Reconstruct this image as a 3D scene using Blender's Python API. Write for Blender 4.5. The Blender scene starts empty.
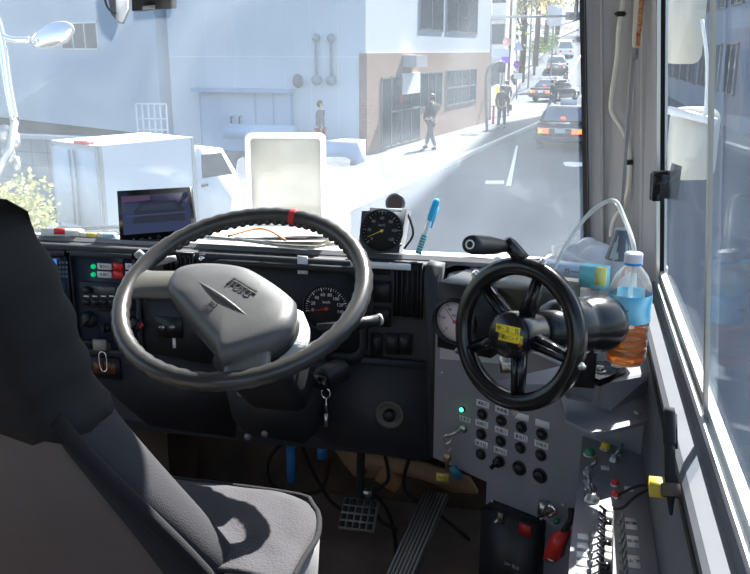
import bpy, bmesh, math, random
from mathutils import Vector, Matrix
random.seed(7)
C = bpy.context.scene.collection
PI = math.pi
# ------------------------------------------------------------------ camera
FPX = 860.0
TH = math.radians(15.4)
PS = math.radians(13.0)
CAM = Vector((0, 0, 3.3))
Fh = Vector((-math.sin(PS), math.cos(PS), 0))
RT = Vector((math.cos(PS), math.sin(PS), 0))
Z = Vector((0, 0, 1))
X = Vector((1, 0, 0))
FW = Fh * math.cos(TH) - Z * math.sin(TH)
UP = Fh * math.sin(TH) + Z * math.cos(TH)


def ray(x, y):
    return FW + RT * ((x - 375) / FPX) - UP * ((y - 287) / FPX)


def PD(x, y, d): return CAM + ray(x, y) * d
def PY(x, y, Y): r = ray(x, y); return CAM + r * (Y / r.y)
def PX(x, y, Xv): r = ray(x, y); return CAM + r * (Xv / r.x)
def PZ(x, y, z): r = ray(x, y); return CAM + r * ((z - 3.3) / r.z)


HY, HG = 69.0, 0.11
def gz(y): return 0.0 if y < HY else (y - HY) * HG


def G(x, y, dz=0.0):
    r = ray(x, y)
    if r.z < -1e-6:
        t = (0 - 3.3) / r.z
        if r.y * t < HY:
            p = CAM + r * t
            p.z += dz
            return p
    t = (3.3 + HG * HY) / (HG * r.y - r.z)
    if t < 0 or t > 2000: t = 200
    p = CAM + r * t
    p.z += dz
    return p


cd = bpy.data.cameras.new('camera')
cam = bpy.data.objects.new('camera', cd)
C.objects.link(cam)
cam.location = CAM
cam.rotation_euler = (PI / 2 - TH, 0, PS)
cd.sensor_width = 36
cd.lens = 36 * FPX / 750
cd.clip_start = 0.02
cd.clip_end = 1500
bpy.context.scene.camera = cam

# ------------------------------------------------------------------ materials
MATS = {}


def M(name, col, rough=0.5, metal=0.0, spec=0.5, noise=0.0, nscale=30.0, bump=0.0, bscale=200.0,
      coat=0.0, emit=None, estr=0.0, alpha=1.0, trans=0.0, ior=1.45, col2=None):
    if name in MATS: return MATS[name]
    m = bpy.data.materials.new(name)
    m.use_nodes = True
    nt = m.node_tree
    b = nt.nodes['Principled BSDF']
    b.inputs['Base Color'].default_value = (*col, 1)
    b.inputs['Roughness'].default_value = rough
    b.inputs['Metallic'].default_value = metal
    b.inputs['Specular IOR Level'].default_value = spec
    b.inputs['Coat Weight'].default_value = coat
    b.inputs['IOR'].default_value = ior
    b.inputs['Alpha'].default_value = alpha
    b.inputs['Transmission Weight'].default_value = trans
    if emit:
        b.inputs['Emission Color'].default_value = (*emit, 1)
        b.inputs['Emission Strength'].default_value = estr
    if noise > 0 or col2:
        tc = nt.nodes.new('ShaderNodeTexCoord')
        n = nt.nodes.new('ShaderNodeTexNoise')
        n.inputs['Scale'].default_value = nscale
        n.inputs['Detail'].default_value = 5
        nt.links.new(tc.outputs['Object'], n.inputs['Vector'])
        r = nt.nodes.new('ShaderNodeMapRange')
        r.inputs[1].default_value = 0.3
        r.inputs[2].default_value = 0.7
        nt.links.new(n.outputs['Fac'], r.inputs[0])
        mx = nt.nodes.new('ShaderNodeMix')
        mx.data_type = 'RGBA'
        c2 = col2 if col2 else tuple(max(0, c * (1 - noise)) for c in col)
        mx.inputs[6].default_value = (*col, 1)
        mx.inputs[7].default_value = (*c2, 1)
        nt.links.new(r.outputs[0], mx.inputs[0])
        nt.links.new(mx.outputs[2], b.inputs['Base Color'])
    if bump > 0:
        tc = nt.nodes.new('ShaderNodeTexCoord')
        n = nt.nodes.new('ShaderNodeTexNoise')
        n.inputs['Scale'].default_value = bscale
        n.inputs['Detail'].default_value = 3
        nt.links.new(tc.outputs['Object'], n.inputs['Vector'])
        bp = nt.nodes.new('ShaderNodeBump')
        bp.inputs['Strength'].default_value = bump
        bp.inputs['Distance'].default_value = 0.002
        nt.links.new(n.outputs['Fac'], bp.inputs['Height'])
        nt.links.new(bp.outputs[0], b.inputs['Normal'])
    MATS[name] = m
    return m


def glassmat(name, tint=(1, 1, 1), dirt=0.0, dirtcol=(0.9, 0.9, 0.9), streak=False, refl=1.0, rough=0.0):
    if name in MATS: return MATS[name]
    m = bpy.data.materials.new(name)
    m.use_nodes = True
    nt = m.node_tree
    nt.nodes.remove(nt.nodes['Principled BSDF'])
    out = nt.nodes['Material Output']
    tr = nt.nodes.new('ShaderNodeBsdfTransparent')
    tr.inputs[0].default_value = (*tint, 1)
    gl = nt.nodes.new('ShaderNodeBsdfGlossy')
    gl.inputs['Roughness'].default_value = rough
    fr = nt.nodes.new('ShaderNodeFresnel')
    fr.inputs[0].default_value = 1.45
    fm_ = nt.nodes.new('ShaderNodeMath'); fm_.operation = 'MULTIPLY'; fm_.inputs[1].default_value = refl
    nt.links.new(fr.outputs[0], fm_.inputs[0])
    mx = nt.nodes.new('ShaderNodeMixShader')
    nt.links.new(fm_.outputs[0], mx.inputs[0])
    nt.links.new(tr.outputs[0], mx.inputs[1])
    nt.links.new(gl.outputs[0], mx.inputs[2])
    last = mx
    if dirt > 0:
        tl = nt.nodes.new('ShaderNodeBsdfTranslucent')
        tl.inputs[0].default_value = (*dirtcol, 1)
        df = nt.nodes.new('ShaderNodeBsdfDiffuse')
        df.inputs[0].default_value = (*dirtcol, 1)
        md = nt.nodes.new('ShaderNodeMixShader')
        md.inputs[0].default_value = 0.3
        nt.links.new(tl.outputs[0], md.inputs[1])
        nt.links.new(df.outputs[0], md.inputs[2])
        m2 = nt.nodes.new('ShaderNodeMixShader')
        tc = nt.nodes.new('ShaderNodeTexCoord')
        n = nt.nodes.new('ShaderNodeTexNoise')
        n.inputs['Scale'].default_value = 2.2
        n.inputs['Detail'].default_value = 6
        n.inputs['Distortion'].default_value = 1.6
        nt.links.new(tc.outputs['Object'], n.inputs['Vector'])
        r = nt.nodes.new('ShaderNodeMapRange')
        r.inputs[1].default_value = 0.35
        r.inputs[2].default_value = 0.7
        r.inputs[3].default_value = dirt * 0.75
        r.inputs[4].default_value = dirt * 1.45
        nt.links.new(n.outputs['Fac'], r.inputs[0])
        nt.links.new(r.outputs[0], m2.inputs[0])
        nt.links.new(mx.outputs[0], m2.inputs[1])
        nt.links.new(md.outputs[0], m2.inputs[2])
        last = m2
    nt.links.new(last.outputs[0], out.inputs[0])
    MATS[name] = m
    return m


BLK = M('black_plastic', (0.012, 0.012, 0.014), 0.42, bump=0.15, bscale=900)
BLKM = M('black_matte', (0.01, 0.01, 0.011), 0.8)
BLKG = M('black_gloss_paint', (0.008, 0.008, 0.009), 0.22)
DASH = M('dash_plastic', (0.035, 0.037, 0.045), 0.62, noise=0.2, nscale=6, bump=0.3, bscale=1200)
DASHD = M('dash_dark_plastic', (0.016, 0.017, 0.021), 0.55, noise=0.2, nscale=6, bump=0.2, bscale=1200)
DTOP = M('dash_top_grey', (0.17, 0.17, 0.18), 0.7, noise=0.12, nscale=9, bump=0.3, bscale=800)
NAVY = M('dark_navy_panel', (0.016, 0.024, 0.045), 0.5, bump=0.1)
GREY = M('grey_steel_paint', (0.22, 0.22, 0.24), 0.45, noise=0.12, nscale=14, bump=0.05, bscale=60)
GREYD = M('dark_grey_paint', (0.085, 0.087, 0.10), 0.5, noise=0.15, nscale=8)
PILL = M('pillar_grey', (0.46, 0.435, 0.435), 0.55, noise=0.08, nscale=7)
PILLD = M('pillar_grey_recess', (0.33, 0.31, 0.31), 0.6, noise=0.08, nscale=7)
SILV = M('aluminium', (0.62, 0.62, 0.62), 0.35, metal=0.9)
CREAM = M('cream_frame', (0.5, 0.47, 0.40), 0.45)
CHR = M('chrome', (0.75, 0.75, 0.75), 0.12, metal=1.0)
STEEL = M('zinc_bolt', (0.55, 0.54, 0.5), 0.32, metal=1.0)
RUB = M('rubber', (0.01, 0.01, 0.01), 0.75)
WHT = M('white_plastic', (0.75, 0.75, 0.74), 0.5)
WLAB = M('white_label', (0.74, 0.74, 0.74), 0.6)
RED = M('red_tape', (0.55, 0.02, 0.02), 0.5)
REDB = M('red_button', (0.65, 0.03, 0.03), 0.35)
YEL = M('yellow_tape', (0.85, 0.66, 0.03), 0.5)
YELB = M('yellow_button', (0.8, 0.6, 0.03), 0.35)
GRNB = M('green_button', (0.02, 0.22, 0.09), 0.35)
INK = M('printed_ink', (0.03, 0.03, 0.035), 0.7)
GLED = M('green_led', (0.0, 0.6, 0.2), 0.4, emit=(0.02, 1.0, 0.25), estr=5)
GLEDD = M('green_lens', (0.0, 0.35, 0.12), 0.3, emit=(0.0, 0.8, 0.25), estr=0.25)
FABD = M('black_seat_fabric', (0.012, 0.011, 0.013), 0.9, noise=0.35, nscale=10, bump=0.6, bscale=600)
FABG = M('taupe_seat_fabric', (0.16, 0.13, 0.12), 0.95, noise=0.2, nscale=8, bump=0.6, bscale=500)
FABC = M('charcoal_cushion_fabric', (0.065, 0.06, 0.066), 0.9, noise=0.25, nscale=14, bump=0.9, bscale=260)
FABL = M('light_cushion_side', (0.42, 0.40, 0.40), 0.85, noise=0.1, nscale=10, bump=0.4, bscale=500)
PAPER = M('paper', (0.82, 0.82, 0.82), 0.8)
WHEELM = M('wheel_vinyl', (0.045, 0.043, 0.04), 0.3, noise=0.2, nscale=12, spec=0.6)
PADM = M('hub_pad', (0.10, 0.096, 0.094), 0.38, noise=0.12, nscale=14, bump=0.35, bscale=900, spec=0.55)
FLOORM = M('floor_mat', (0.20, 0.145, 0.11), 0.85, noise=0.4, nscale=9, bump=0.5, bscale=60)
BRN = M('brown_bracket', (0.42, 0.28, 0.17), 0.7, noise=0.4, nscale=12)
WIN = glassmat('side_window_glass', (0.92, 0.96, 0.99), dirt=0.02, dirtcol=(0.8, 0.9, 1.0), refl=.16)
WSG = glassmat('windshield_glass', (0.93, 0.96, 0.98), dirt=0.034, dirtcol=(0.80, 0.90, 1.0), refl=.7)
CLR = glassmat('clear_plastic', (0.96, 0.98, 0.99), dirt=0.06, dirtcol=(0.9, 0.95, 1.0))
LENS = glassmat('gauge_lens', (0.98, 0.98, 0.98))


# ------------------------------------------------------------------ mesh kit
def newbm(): return bmesh.new()


def pos(o, bm, name, mat, parent):
    pass


def wloc(o):
    v = Vector((0, 0, 0))
    while o is not None:
        v = v + o.location
        o = o.parent
    return v


def obj(name, bm, mat, parent=None, smooth=True, label=None, mods=None, ang=35):
    """link bm (given in world coordinates) as one mesh object; origin at the base centre (thing) or centre (part)"""
    bm.verts.ensure_lookup_table()
    if not bm.verts:
        bm.verts.new((0, 0, 0))
    mn = Vector((min(v.co.x for v in bm.verts), min(v.co.y for v in bm.verts), min(v.co.z for v in bm.verts)))
    mxx = Vector((max(v.co.x for v in bm.verts), max(v.co.y for v in bm.verts), max(v.co.z for v in bm.verts)))
    c = (mn + mxx) / 2
    if parent is None: c.z = mn.z
    for v in bm.verts: v.co -= c
    if smooth:
        for f in bm.faces: f.smooth = True
        for e in bm.edges:
            if len(e.link_faces) == 2:
                e.smooth = e.calc_face_angle(0) < math.radians(ang)
    bmesh.ops.recalc_face_normals(bm, faces=bm.faces[:]) if smooth else None
    me = bpy.data.meshes.new(name)
    bm.to_mesh(me)
    bm.free()
    if isinstance(mat, (list, tuple)):
        for m in mat: me.materials.append(m)
    else:
        me.materials.append(mat)
    o = bpy.data.objects.new(name, me)
    C.objects.link(o)
    o.location = c - (wloc(parent) if parent else Vector((0, 0, 0)))
    if parent: o.parent = parent
    if label: o['label'] = label
    return o


def thing(name, label, cat, loc=(0, 0, 0), group=None):
    o = bpy.data.objects.new(name, None)
    C.objects.link(o)
    o.empty_display_size = 0.05
    o.location = loc
    o['label'] = label
    o['category'] = cat
    if group: o['group'] = group
    return o


def tag(o, label, cat, group=None):
    o['label'] = label
    o['category'] = cat
    if group: o['group'] = group
    return o


def struct(name, bm, mat, smooth=False):
    o = obj(name, bm, mat, smooth=smooth)
    o['kind'] = 'structure'
    return o


def copy_tree(o, parent=None):
    c = o.copy()
    C.objects.link(c)
    c.parent = parent
    for ch in list(o.children): copy_tree(ch, c)
    return c


class Fr:
    """a local frame: origin o, axes u, v, outward normal n"""
    def __init__(s, o, u, v):
        s.o = Vector(o); s.u = Vector(u).normalized()
        v = Vector(v); v = v - s.u * v.dot(s.u)
        s.v = v.normalized(); s.n = s.u.cross(s.v)

    def p(s, a, b, c=0.0): return s.o + s.u * a + s.v * b + s.n * c

    def px(s, x, y):
        r = ray(x, y)
        t = (s.o - CAM).dot(s.n) / r.dot(s.n)
        q = CAM + r * t - s.o
        return q.dot(s.u), q.dot(s.v)

    def at(s, x, y, c=0.0):
        a, b = s.px(x, y)
        return s.p(a, b, c)

    def sub(s, a, b, c=0.0, rot=0.0):
        u = s.u * math.cos(rot) + s.v * math.sin(rot)
        v = s.v * math.cos(rot) - s.u * math.sin(rot)
        return Fr(s.p(a, b, c), u, v)


W0 = Fr((0, 0, 0), (1, 0, 0), (0, 1, 0))


def bevel(bm, geom_faces, w, seg=2):
    es = set()
    for f in geom_faces:
        for e in f.edges: es.add(e)
    es = [e for e in es if len(e.link_faces) == 2 and e.calc_face_angle(0) > 0.5]
    if w > 0 and es:
        bmesh.ops.bevel(bm, geom=es, offset=w, segments=seg, affect='EDGES', profile=0.5, clamp_overlap=True)


def fbox(bm, fr, a0, a1, b0, b1, c0, c1, bv=0.0, seg=2):
    vs = [bm.verts.new(fr.p(a, b, c)) for c in (c0, c1) for b in (b0, b1) for a in (a0, a1)]
    q = [(0, 2, 3, 1), (4, 5, 7, 6), (0, 1, 5, 4), (2, 6, 7, 3), (0, 4, 6, 2), (1, 3, 7, 5)]
    fs = [bm.faces.new([vs[i] for i in k]) for k in q]
    if bv: bevel(bm, fs, bv, seg)
    return vs


def wbox(bm, x0, x1, y0, y1, z0, z1, bv=0.0, seg=2):
    return fbox(bm, W0, min(x0, x1), max(x0, x1), min(y0, y1), max(y0, y1), min(z0, z1), max(z0, z1), bv, seg)


def prism(bm, fr, pts, c0, c1, bv=0.0, seg=2, bot=None):
    """extrude a 2-D outline (list of (a,b)) between c0 and c1"""
    bot = bot or pts
    A = [bm.verts.new(fr.p(a, b, c0)) for a, b in bot]
    B = [bm.verts.new(fr.p(a, b, c1)) for a, b in pts]
    n = len(pts)
    fs = [bm.faces.new(B), bm.faces.new(A[::-1])]
    for i in range(n):
        j = (i + 1) % n
        fs.append(bm.faces.new([A[i], A[j], B[j], B[i]]))
    if bv: bevel(bm, fs, bv, seg)
    return fs


def rrect(a0, a1, b0, b1, r, n=4):
    pts = []
    for cx, cy, s in ((a1 - r, b0 + r, -90), (a1 - r, b1 - r, 0), (a0 + r, b1 - r, 90), (a0 + r, b0 + r, 180)):
        for k in range(n + 1):
            t = math.radians(s + 90 * k / n)
            pts.append((cx + r * math.cos(t), cy + r * math.sin(t)))
    return pts


def perp(d):
    d = Vector(d).normalized()
    a = Vector((0, 0, 1)) if abs(d.z) < 0.9 else Vector((1, 0, 0))
    u = d.cross(a).normalized()
    return u, d.cross(u).normalized()


def tube(bm, pts, r, n=10, closed=False, smooth=0, cap=True):
    """r: number or list; smooth>0 subdivides by Catmull-Rom"""
    pts = [Vector(p) for p in pts]
    rs = r if isinstance(r, (list, tuple)) else [r] * len(pts)
    if smooth:
        P, RR = [], []
        m = len(pts)
        rng = range(m) if closed else range(m - 1)
        for i in rng:
            if closed:
                p0, p1, p2, p3 = pts[i - 1], pts[i], pts[(i + 1) % m], pts[(i + 2) % m]
                r1, r2 = rs[i], rs[(i + 1) % m]
            else:
                p0, p1, p2, p3 = pts[max(i - 1, 0)], pts[i], pts[i + 1], pts[min(i + 2, m - 1)]
                r1, r2 = rs[i], rs[i + 1]
            for k in range(smooth):
                t = k / smooth
                P.append(0.5 * ((2 * p1) + (p2 - p0) * t + (2 * p0 - 5 * p1 + 4 * p2 - p3) * t * t + (3 * p1 - p0 - 3 * p2 + p3) * t ** 3))
                RR.append(r1 * (1 - t) + r2 * t)
        if not closed:
            P.append(pts[-1]); RR.append(rs[-1])
        pts, rs = P, RR
    m = len(pts)
    rings = []
    prev = None
    for i, p in enumerate(pts):
        if closed: d = pts[(i + 1) % m] - pts[i - 1]
        else: d = pts[min(i + 1, m - 1)] - pts[max(i - 1, 0)]
        if d.length < 1e-9: d = Vector((0, 0, 1))
        d.normalize()
        if prev is None:
            u, v = perp(d)
        else:
            u = (prev - d * prev.dot(d))
            if u.length < 1e-6: u, v = perp(d)
            u.normalize()
            v = d.cross(u)
        prev = u
        rings.append([bm.verts.new(p + (u * math.cos(2 * PI * k / n) + v * math.sin(2 * PI * k / n)) * rs[i]) for k in range(n)])
    rng = range(m) if closed else range(m - 1)
    for i in rng:
        A, B = rings[i], rings[(i + 1) % m]
        off = 0
        if closed and i == m - 1:
            best = 1e9
            for o_ in range(n):
                s_ = (A[0].co - B[o_].co).length
                if s_ < best: best, off = s_, o_
        for k in range(n):
            bm.faces.new([A[k], A[(k + 1) % n], B[(k + 1 + off) % n], B[(k + off) % n]])
    if cap and not closed:
        bm.faces.new(rings[0][::-1]); bm.faces.new(rings[-1])


def cyl(bm, p0, p1, r, n=20, r2=None, bv=0.0):
    p0, p1 = Vector(p0), Vector(p1)
    u, v = perp(p1 - p0)
    r2 = r if r2 is None else r2
    A = [bm.verts.new(p0 + (u * math.cos(2 * PI * k / n) + v * math.sin(2 * PI * k / n)) * r) for k in range(n)]
    B = [bm.verts.new(p1 + (u * math.cos(2 * PI * k / n) + v * math.sin(2 * PI * k / n)) * r2) for k in range(n)]
    fs = [bm.faces.new(A[::-1]), bm.faces.new(B)]
    for k in range(n): fs.append(bm.faces.new([A[k], A[(k + 1) % n], B[(k + 1) % n], B[k]]))
    if bv: bevel(bm, fs[:2], bv, 2)


def lathe(bm, fr, prof, n=32, a=0.0, b=0.0):
    """profile [(radius, height along n)]"""
    rings = []
    for r, h in prof:
        if r < 1e-6: rings.append([bm.verts.new(fr.p(a, b, h))])
        else: rings.append([bm.verts.new(fr.p(a + r * math.cos(2 * PI * k / n), b + r * math.sin(2 * PI * k / n), h)) for k in range(n)])
    for A, B in zip(rings, rings[1:]):
        for k in range(n):
            k2 = (k + 1) % n
            if len(A) == 1 and len(B) == 1: continue
            if len(A) == 1: bm.faces.new([A[0], B[k], B[k2]])
            elif len(B) == 1: bm.faces.new([A[k], A[k2], B[0]])
            else: bm.faces.new([A[k], A[k2], B[k2], B[k]])


def ball(bm, c, r, sx=1, sy=1, sz=1, n=16, m=10):
    f = Fr(c, (1, 0, 0), (0, 1, 0))
    st = len(bm.verts)
    bm.verts.ensure_lookup_table()
    prof = [(r * math.sin(PI * i / m) if 0 < i < m else 0, -r * math.cos(PI * i / m)) for i in range(m + 1)]
    lathe(bm, f, prof, n)
    bm.verts.ensure_lookup_table()
    for v in bm.verts[st:]:
        d = v.co - Vector(c)
        v.co = Vector(c) + Vector((d.x * sx, d.y * sy, d.z * sz))


def loft(bm, rings, cap=True):
    R = [[bm.verts.new(p) for p in ring] for ring in rings]
    n = len(R[0])
    for A, B in zip(R, R[1:]):
        for k in range(n): bm.faces.new([A[k], A[(k + 1) % n], B[(k + 1) % n], B[k]])
    if cap:
        bm.faces.new(R[0][::-1]); bm.faces.new(R[-1])
    return R


def text(bm, fr, s, size, c=0.0006, depth=0.0002, stretch=1.0):
    """lettering centred on the frame origin"""
    cu = bpy.data.curves.new('lettering', 'FONT')
    cu.body = s
    cu.size = size
    cu.align_x = 'CENTER'; cu.align_y = 'CENTER'
    cu.extrude = depth
    cu.resolution_u = 3
    o = bpy.data.objects.new('lettering', cu)
    C.objects.link(o)
    bpy.context.view_layer.update()
    dg = bpy.context.evaluated_depsgraph_get()
    me = bpy.data.meshes.new_from_object(o.evaluated_get(dg))
    bpy.data.objects.remove(o)
    tb = bmesh.new(); tb.from_mesh(me)
    mp = {}
    for v in tb.verts: mp[v] = bm.verts.new(fr.p(v.co.x * stretch, v.co.y, v.co.z + c))
    for f in tb.faces:
        try: bm.faces.new([mp[v] for v in f.verts])
        except ValueError: pass
    tb.free()
    bpy.data.meshes.remove(me)
    bpy.data.curves.remove(cu)


def hexbolt(bm, fr, a, b, r, h=0.006, washer=True):
    if washer: lathe(bm, fr, [(r * 1.5, 0), (r * 1.5, 0.0015), (0, 0.0015)], 20, a, b)
    pts = [(a + r * math.cos(PI / 3 * k), b + r * math.sin(PI / 3 * k)) for k in range(6)]
    prism(bm, fr, pts, 0.001, h, bv=0.0008, seg=1)


# ================================================================== CAB SHELL
def xr(z, x=0.2): return x - 0.10 * (z - 2.82)      # the right wall leans in towards the roof


YW0, YW1 = 2.2, 2.05   # windshield base / top distance
ZWB, ZWT = 2.86, 3.62


def shell():
    bm = newbm(); wbox(bm, -2.0, 0.2, -0.5, 2.16, 2.02, 2.1)
    struct('floor', bm, FLOORM)
    bm = newbm(); wbox(bm, -2.05, 0.2, -0.55, 2.0, 3.93, 3.99)
    struct('ceiling', bm, PILL)
    bm = newbm()
    wbox(bm, -2.05, 0.22, -0.6, -0.55, 2.02, 2.95); wbox(bm, -2.05, 0.22, -0.6, -0.55, 3.65, 3.95)
    wbox(bm, -2.05, -1.85, -0.6, -0.55, 2.95, 3.65); wbox(bm, -0.05, 0.22, -0.6, -0.55, 2.95, 3.65)  # unseen rear opening, added to bring ambient light into the cab
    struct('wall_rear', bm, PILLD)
    bm = newbm()
    wbox(bm, -2.08, -2.02, -0.55, 2.1, 2.02, 2.85)
    wbox(bm, -2.08, -2.02, -0.55, 2.0, 3.75, 3.95)
    wbox(bm, -2.08, -2.02, -0.55, 0.1, 2.85, 3.75)  # side opening out of view, enlarged for more ambient light
    struct('wall_left', bm, PILLD)
    bm = newbm(); wbox(bm, -2.05, 0.24, 2.15, 2.2, 1.3, 2.785)
    struct('wall_front', bm, M('white_cab_paint', (0.7, 0.7, 0.7), 0.3))
    bm = newbm()
    f = Fr((0, 1.92, 3.80), (1, 0, 0), (0, 0, 1))
    fbox(bm, f, -2.05, 0.14, 0, 0.14, -0.05, 0.04, 0.01)
    struct('trim_1', bm, PILLD)
    bm = newbm()
    prof = [(0.150, 2.10), (0.150, 2.795), (0.156, 2.802), (0.180, 2.806), (0.184, 2.818), (0.206, 2.822), (0.210, 2.80), (0.210, 2.1)]
    def run(bm, prof, y0, y1):
        A = [bm.verts.new((x, y0, z)) for x, z in prof]
        B = [bm.verts.new((x, y1, z)) for x, z in prof]
        n = len(prof)
        for i in range(n): bm.faces.new([A[i], B[i], B[(i + 1) % n], A[(i + 1) % n]])
        bm.faces.new(A[::-1]); bm.faces.new(B)
    run(bm, prof, -0.55, 1.97)
    struct('wall_right', bm, M('sill_grey', (.15, .15, .165), .65, spec=.15, noise=.15, nscale=12), smooth=False)
    bm = newbm()
    run(bm, [(0.1475, 2.772), (0.1475, 2.782), (0.150, 2.782), (0.150, 2.772)], 0.2, 1.74)
    struct('trim_2', bm, RUB)
    bm = newbm()
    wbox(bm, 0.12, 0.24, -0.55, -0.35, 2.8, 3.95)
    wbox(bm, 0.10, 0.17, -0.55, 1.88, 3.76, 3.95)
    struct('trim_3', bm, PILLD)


shell()
LN = 0.08


def a_pillar():
    z0, z1 = 2.5, 3.95
    prof = [(.045, 2.12), (.051, 2.08), (.076, 2.07), (.079, 2.055), (.082, 2.055), (.086, 2.065), (.143, 2.02), (.147, 1.995), (.158, 1.99), (.163, 1.975), (.186, 1.885), (.206, 1.875), (.208, 1.90), (.20, 2.14), (.05, 2.14)]
    bm = newbm()
    rings = []
    for z in (z0, 2.82, z1):
        dz = z - 2.82
        rings.append([(x - LN * dz, y - .16 * dz * min(1, max(0, (y - 1.88) / .2)), z) for x, y in prof])
    loft(bm, rings)
    struct('trim_4', bm, PILL, smooth=False)
    bm = newbm()
    rings = []
    for z in (2.80, 3.9):
        dz = z - 2.82
        rings.append([(x - LN * dz, y - .16 * dz, z) for x, y in [(.037, 2.075), (.047, 2.065), (.047, 2.10), (.037, 2.11)]])
    loft(bm, rings)
    struct('trim_5', bm, BLKM)
    bm = newbm()
    loft(bm, [[(-2.05, 1.98 - .16 * (z - 2.82), z), (-1.93, 2.0 - .16 * (z - 2.82), z), (-1.93, 2.12 - .16 * (z - 2.82), z), (-2.05, 2.12 - .16 * (z - 2.82), z)] for z in (2.5, 3.95)])
    struct('trim_6', bm, PILL)


a_pillar()


def windshield():
    bm = newbm()
    fr = Fr((0, 2.092, 2.78), (1, 0, 0), (0, -0.16, 1))
    vs = []
    a = [(-1.98, 0), (.052, 0), (-.04, 1.12), (-1.98, 1.12)]
    prism(bm, fr, a, -.006, 0)
    struct('window_1', bm, WSG)
    bm = newbm()
    fbox(bm, fr, -1.98, 0.045, 0.0, 0.022, 0.0, 0.006)
    struct('trim_7', bm, DASHD)


windshield()


def side_window():
    def strip(bm, x0, x1, y0, y1, z0, z1):
        r = []
        for z in (z0, z1):
            s_ = -LN * (z - 2.82)
            r.append([(x0 + s_, y0, z), (x1 + s_, y0, z), (x1 + s_, y1, z), (x0 + s_, y1, z)])
        loft(bm, r)
    w = thing('window_2', 'x', 'x', (0.2, 1.0, 2.82))
    w['kind'] = 'structure'
    del w['category']; del w['label']
    bm = newbm(); strip(bm, 0.184, 0.190, -0.3, 1.87, 2.815, 2.835); strip(bm, 0.185, 0.192, 1.845, 1.87, 2.82, 3.78)
    strip(bm, 0.201, 0.206, 1.845, 1.87, 2.82, 3.78)
    obj('frame', bm, SILV, w, smooth=False)
    bm = newbm(); strip(bm, 0.192, 0.204, -0.3, 1.87, 2.815, 2.850); strip(bm, 0.19, 0.2, -0.3, 1.87, 3.74, 3.78)
    obj('lower_rail', bm, CREAM, w, smooth=False)
    bm = newbm(); strip(bm, 0.191, 0.202, 1.852, 1.868, 2.82, 3.78)
    obj('rubber_channel', bm, RUB, w, smooth=False)
    bm = newbm(); strip(bm, 0.199, 0.202, 1.105, 1.845, 2.84, 3.76)
    obj('front_pane', bm, WIN, w, smooth=False)
    bm = newbm(); strip(bm, 0.188, 0.191, -0.3, 1.12, 2.835, 3.76)
    obj('rear_pane', bm, WIN, w, smooth=False)
    bm = newbm(); strip(bm, 0.187, 0.1925, 1.112, 1.126, 2.83, 3.76)
    obj('meeting_rail', bm, M('bronze_rail', (0.42, 0.40, 0.36), 0.4, metal=0.6), w, smooth=False)
    f = Fr(PD(665, 182, 1.68), RT, Z)
    bm = newbm()
    prism(bm, f, [(-0.024, -0.036), (-0.004, -0.036), (-0.002, -0.030), (0.02, -0.035), (0.024, -0.03), (0.026, 0.032), (0.014, 0.036), (0.012, 0.022), (-0.02, 0.020), (-0.026, 0.014)], -0.012, 0.012, bv=0.002)
    fbox(bm, f, -0.020, 0.0, -0.022, 0.016, 0.012, 0.017, 0.002)
    obj('latch', bm, BLKG, w)


side_window()

# ================================================================== DASHBOARD
FD = Fr((0, 1.75, 2.86), (1, 0, 0), (0, 0, 1))


def pxrect(fr, x0, y0, x1, y1):
    a0, b1 = fr.px(x0, (y0 + y1) / 2)[0], fr.px((x0 + x1) / 2, y0)[1]
    a1, b0 = fr.px(x1, (y0 + y1) / 2)[0], fr.px((x0 + x1) / 2, y1)[1]
    return a0, a1, b0, b1


def gauge_face(parent, fr, r, mx, nums, needle_deg, unit, a_start=215, a_end=-35, red_from=None, facemat=None, inkmat=None, needlemat=None, nm='gauge', lens=True):
    fm = facemat or BLKM; im = inkmat or M('gauge_white', (0.75, 0.76, 0.78), 0.6)
    bm = newbm(); lathe(bm, fr, [(r, -0.004), (r, 0.0), (0, 0.0)], 40)
    g = obj(nm, bm, fm, parent)
    bm = newbm(); lathe(bm, fr, [(r * 0.98, 0), (r * 0.98, 0.004), (r * 1.06, 0.004), (r * 1.06, 0)], 40)
    obj('bezel', bm, DASHD, g)
    bm = newbm()
    n = mx
    for k in range(n + 1):
        t = math.radians(a_start + (a_end - a_start) * k / n)
        major = k % max(1, (n // (len(nums) - 1))) == 0
        r0 = r * (0.78 if major else 0.84)
        w = r * (0.018 if major else 0.010)
        f2 = fr.sub(0, 0, 0, t)
        fbox(bm, f2, r0, r * 0.93, -w, w, 0.0004, 0.0009)
    for k, s in enumerate(nums):
        t = math.radians(a_start + (a_end - a_start) * k / (len(nums) - 1))
        text(bm, fr.sub(r * 0.62 * math.cos(t), r * 0.62 * math.sin(t)), s, r * 0.2)
    if unit: text(bm, fr.sub(0, r * 0.28), unit, r * 0.17)
    obj('scale', bm, im, g, smooth=False)
    bm = newbm()
    f2 = fr.sub(0, 0, 0, math.radians(needle_deg))
    prism(bm, f2, [(-r * 0.12, -r * 0.02), (-r * 0.12, r * 0.02), (r * 0.75, r * 0.008), (r * 0.75, -r * 0.008)], 0.002, 0.003)
    lathe(bm, fr, [(r * 0.07, 0), (r * 0.07, 0.004), (0, 0.004)], 16)
    obj('needle', bm, needlemat or REDB, g, smooth=False)
    return g


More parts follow.
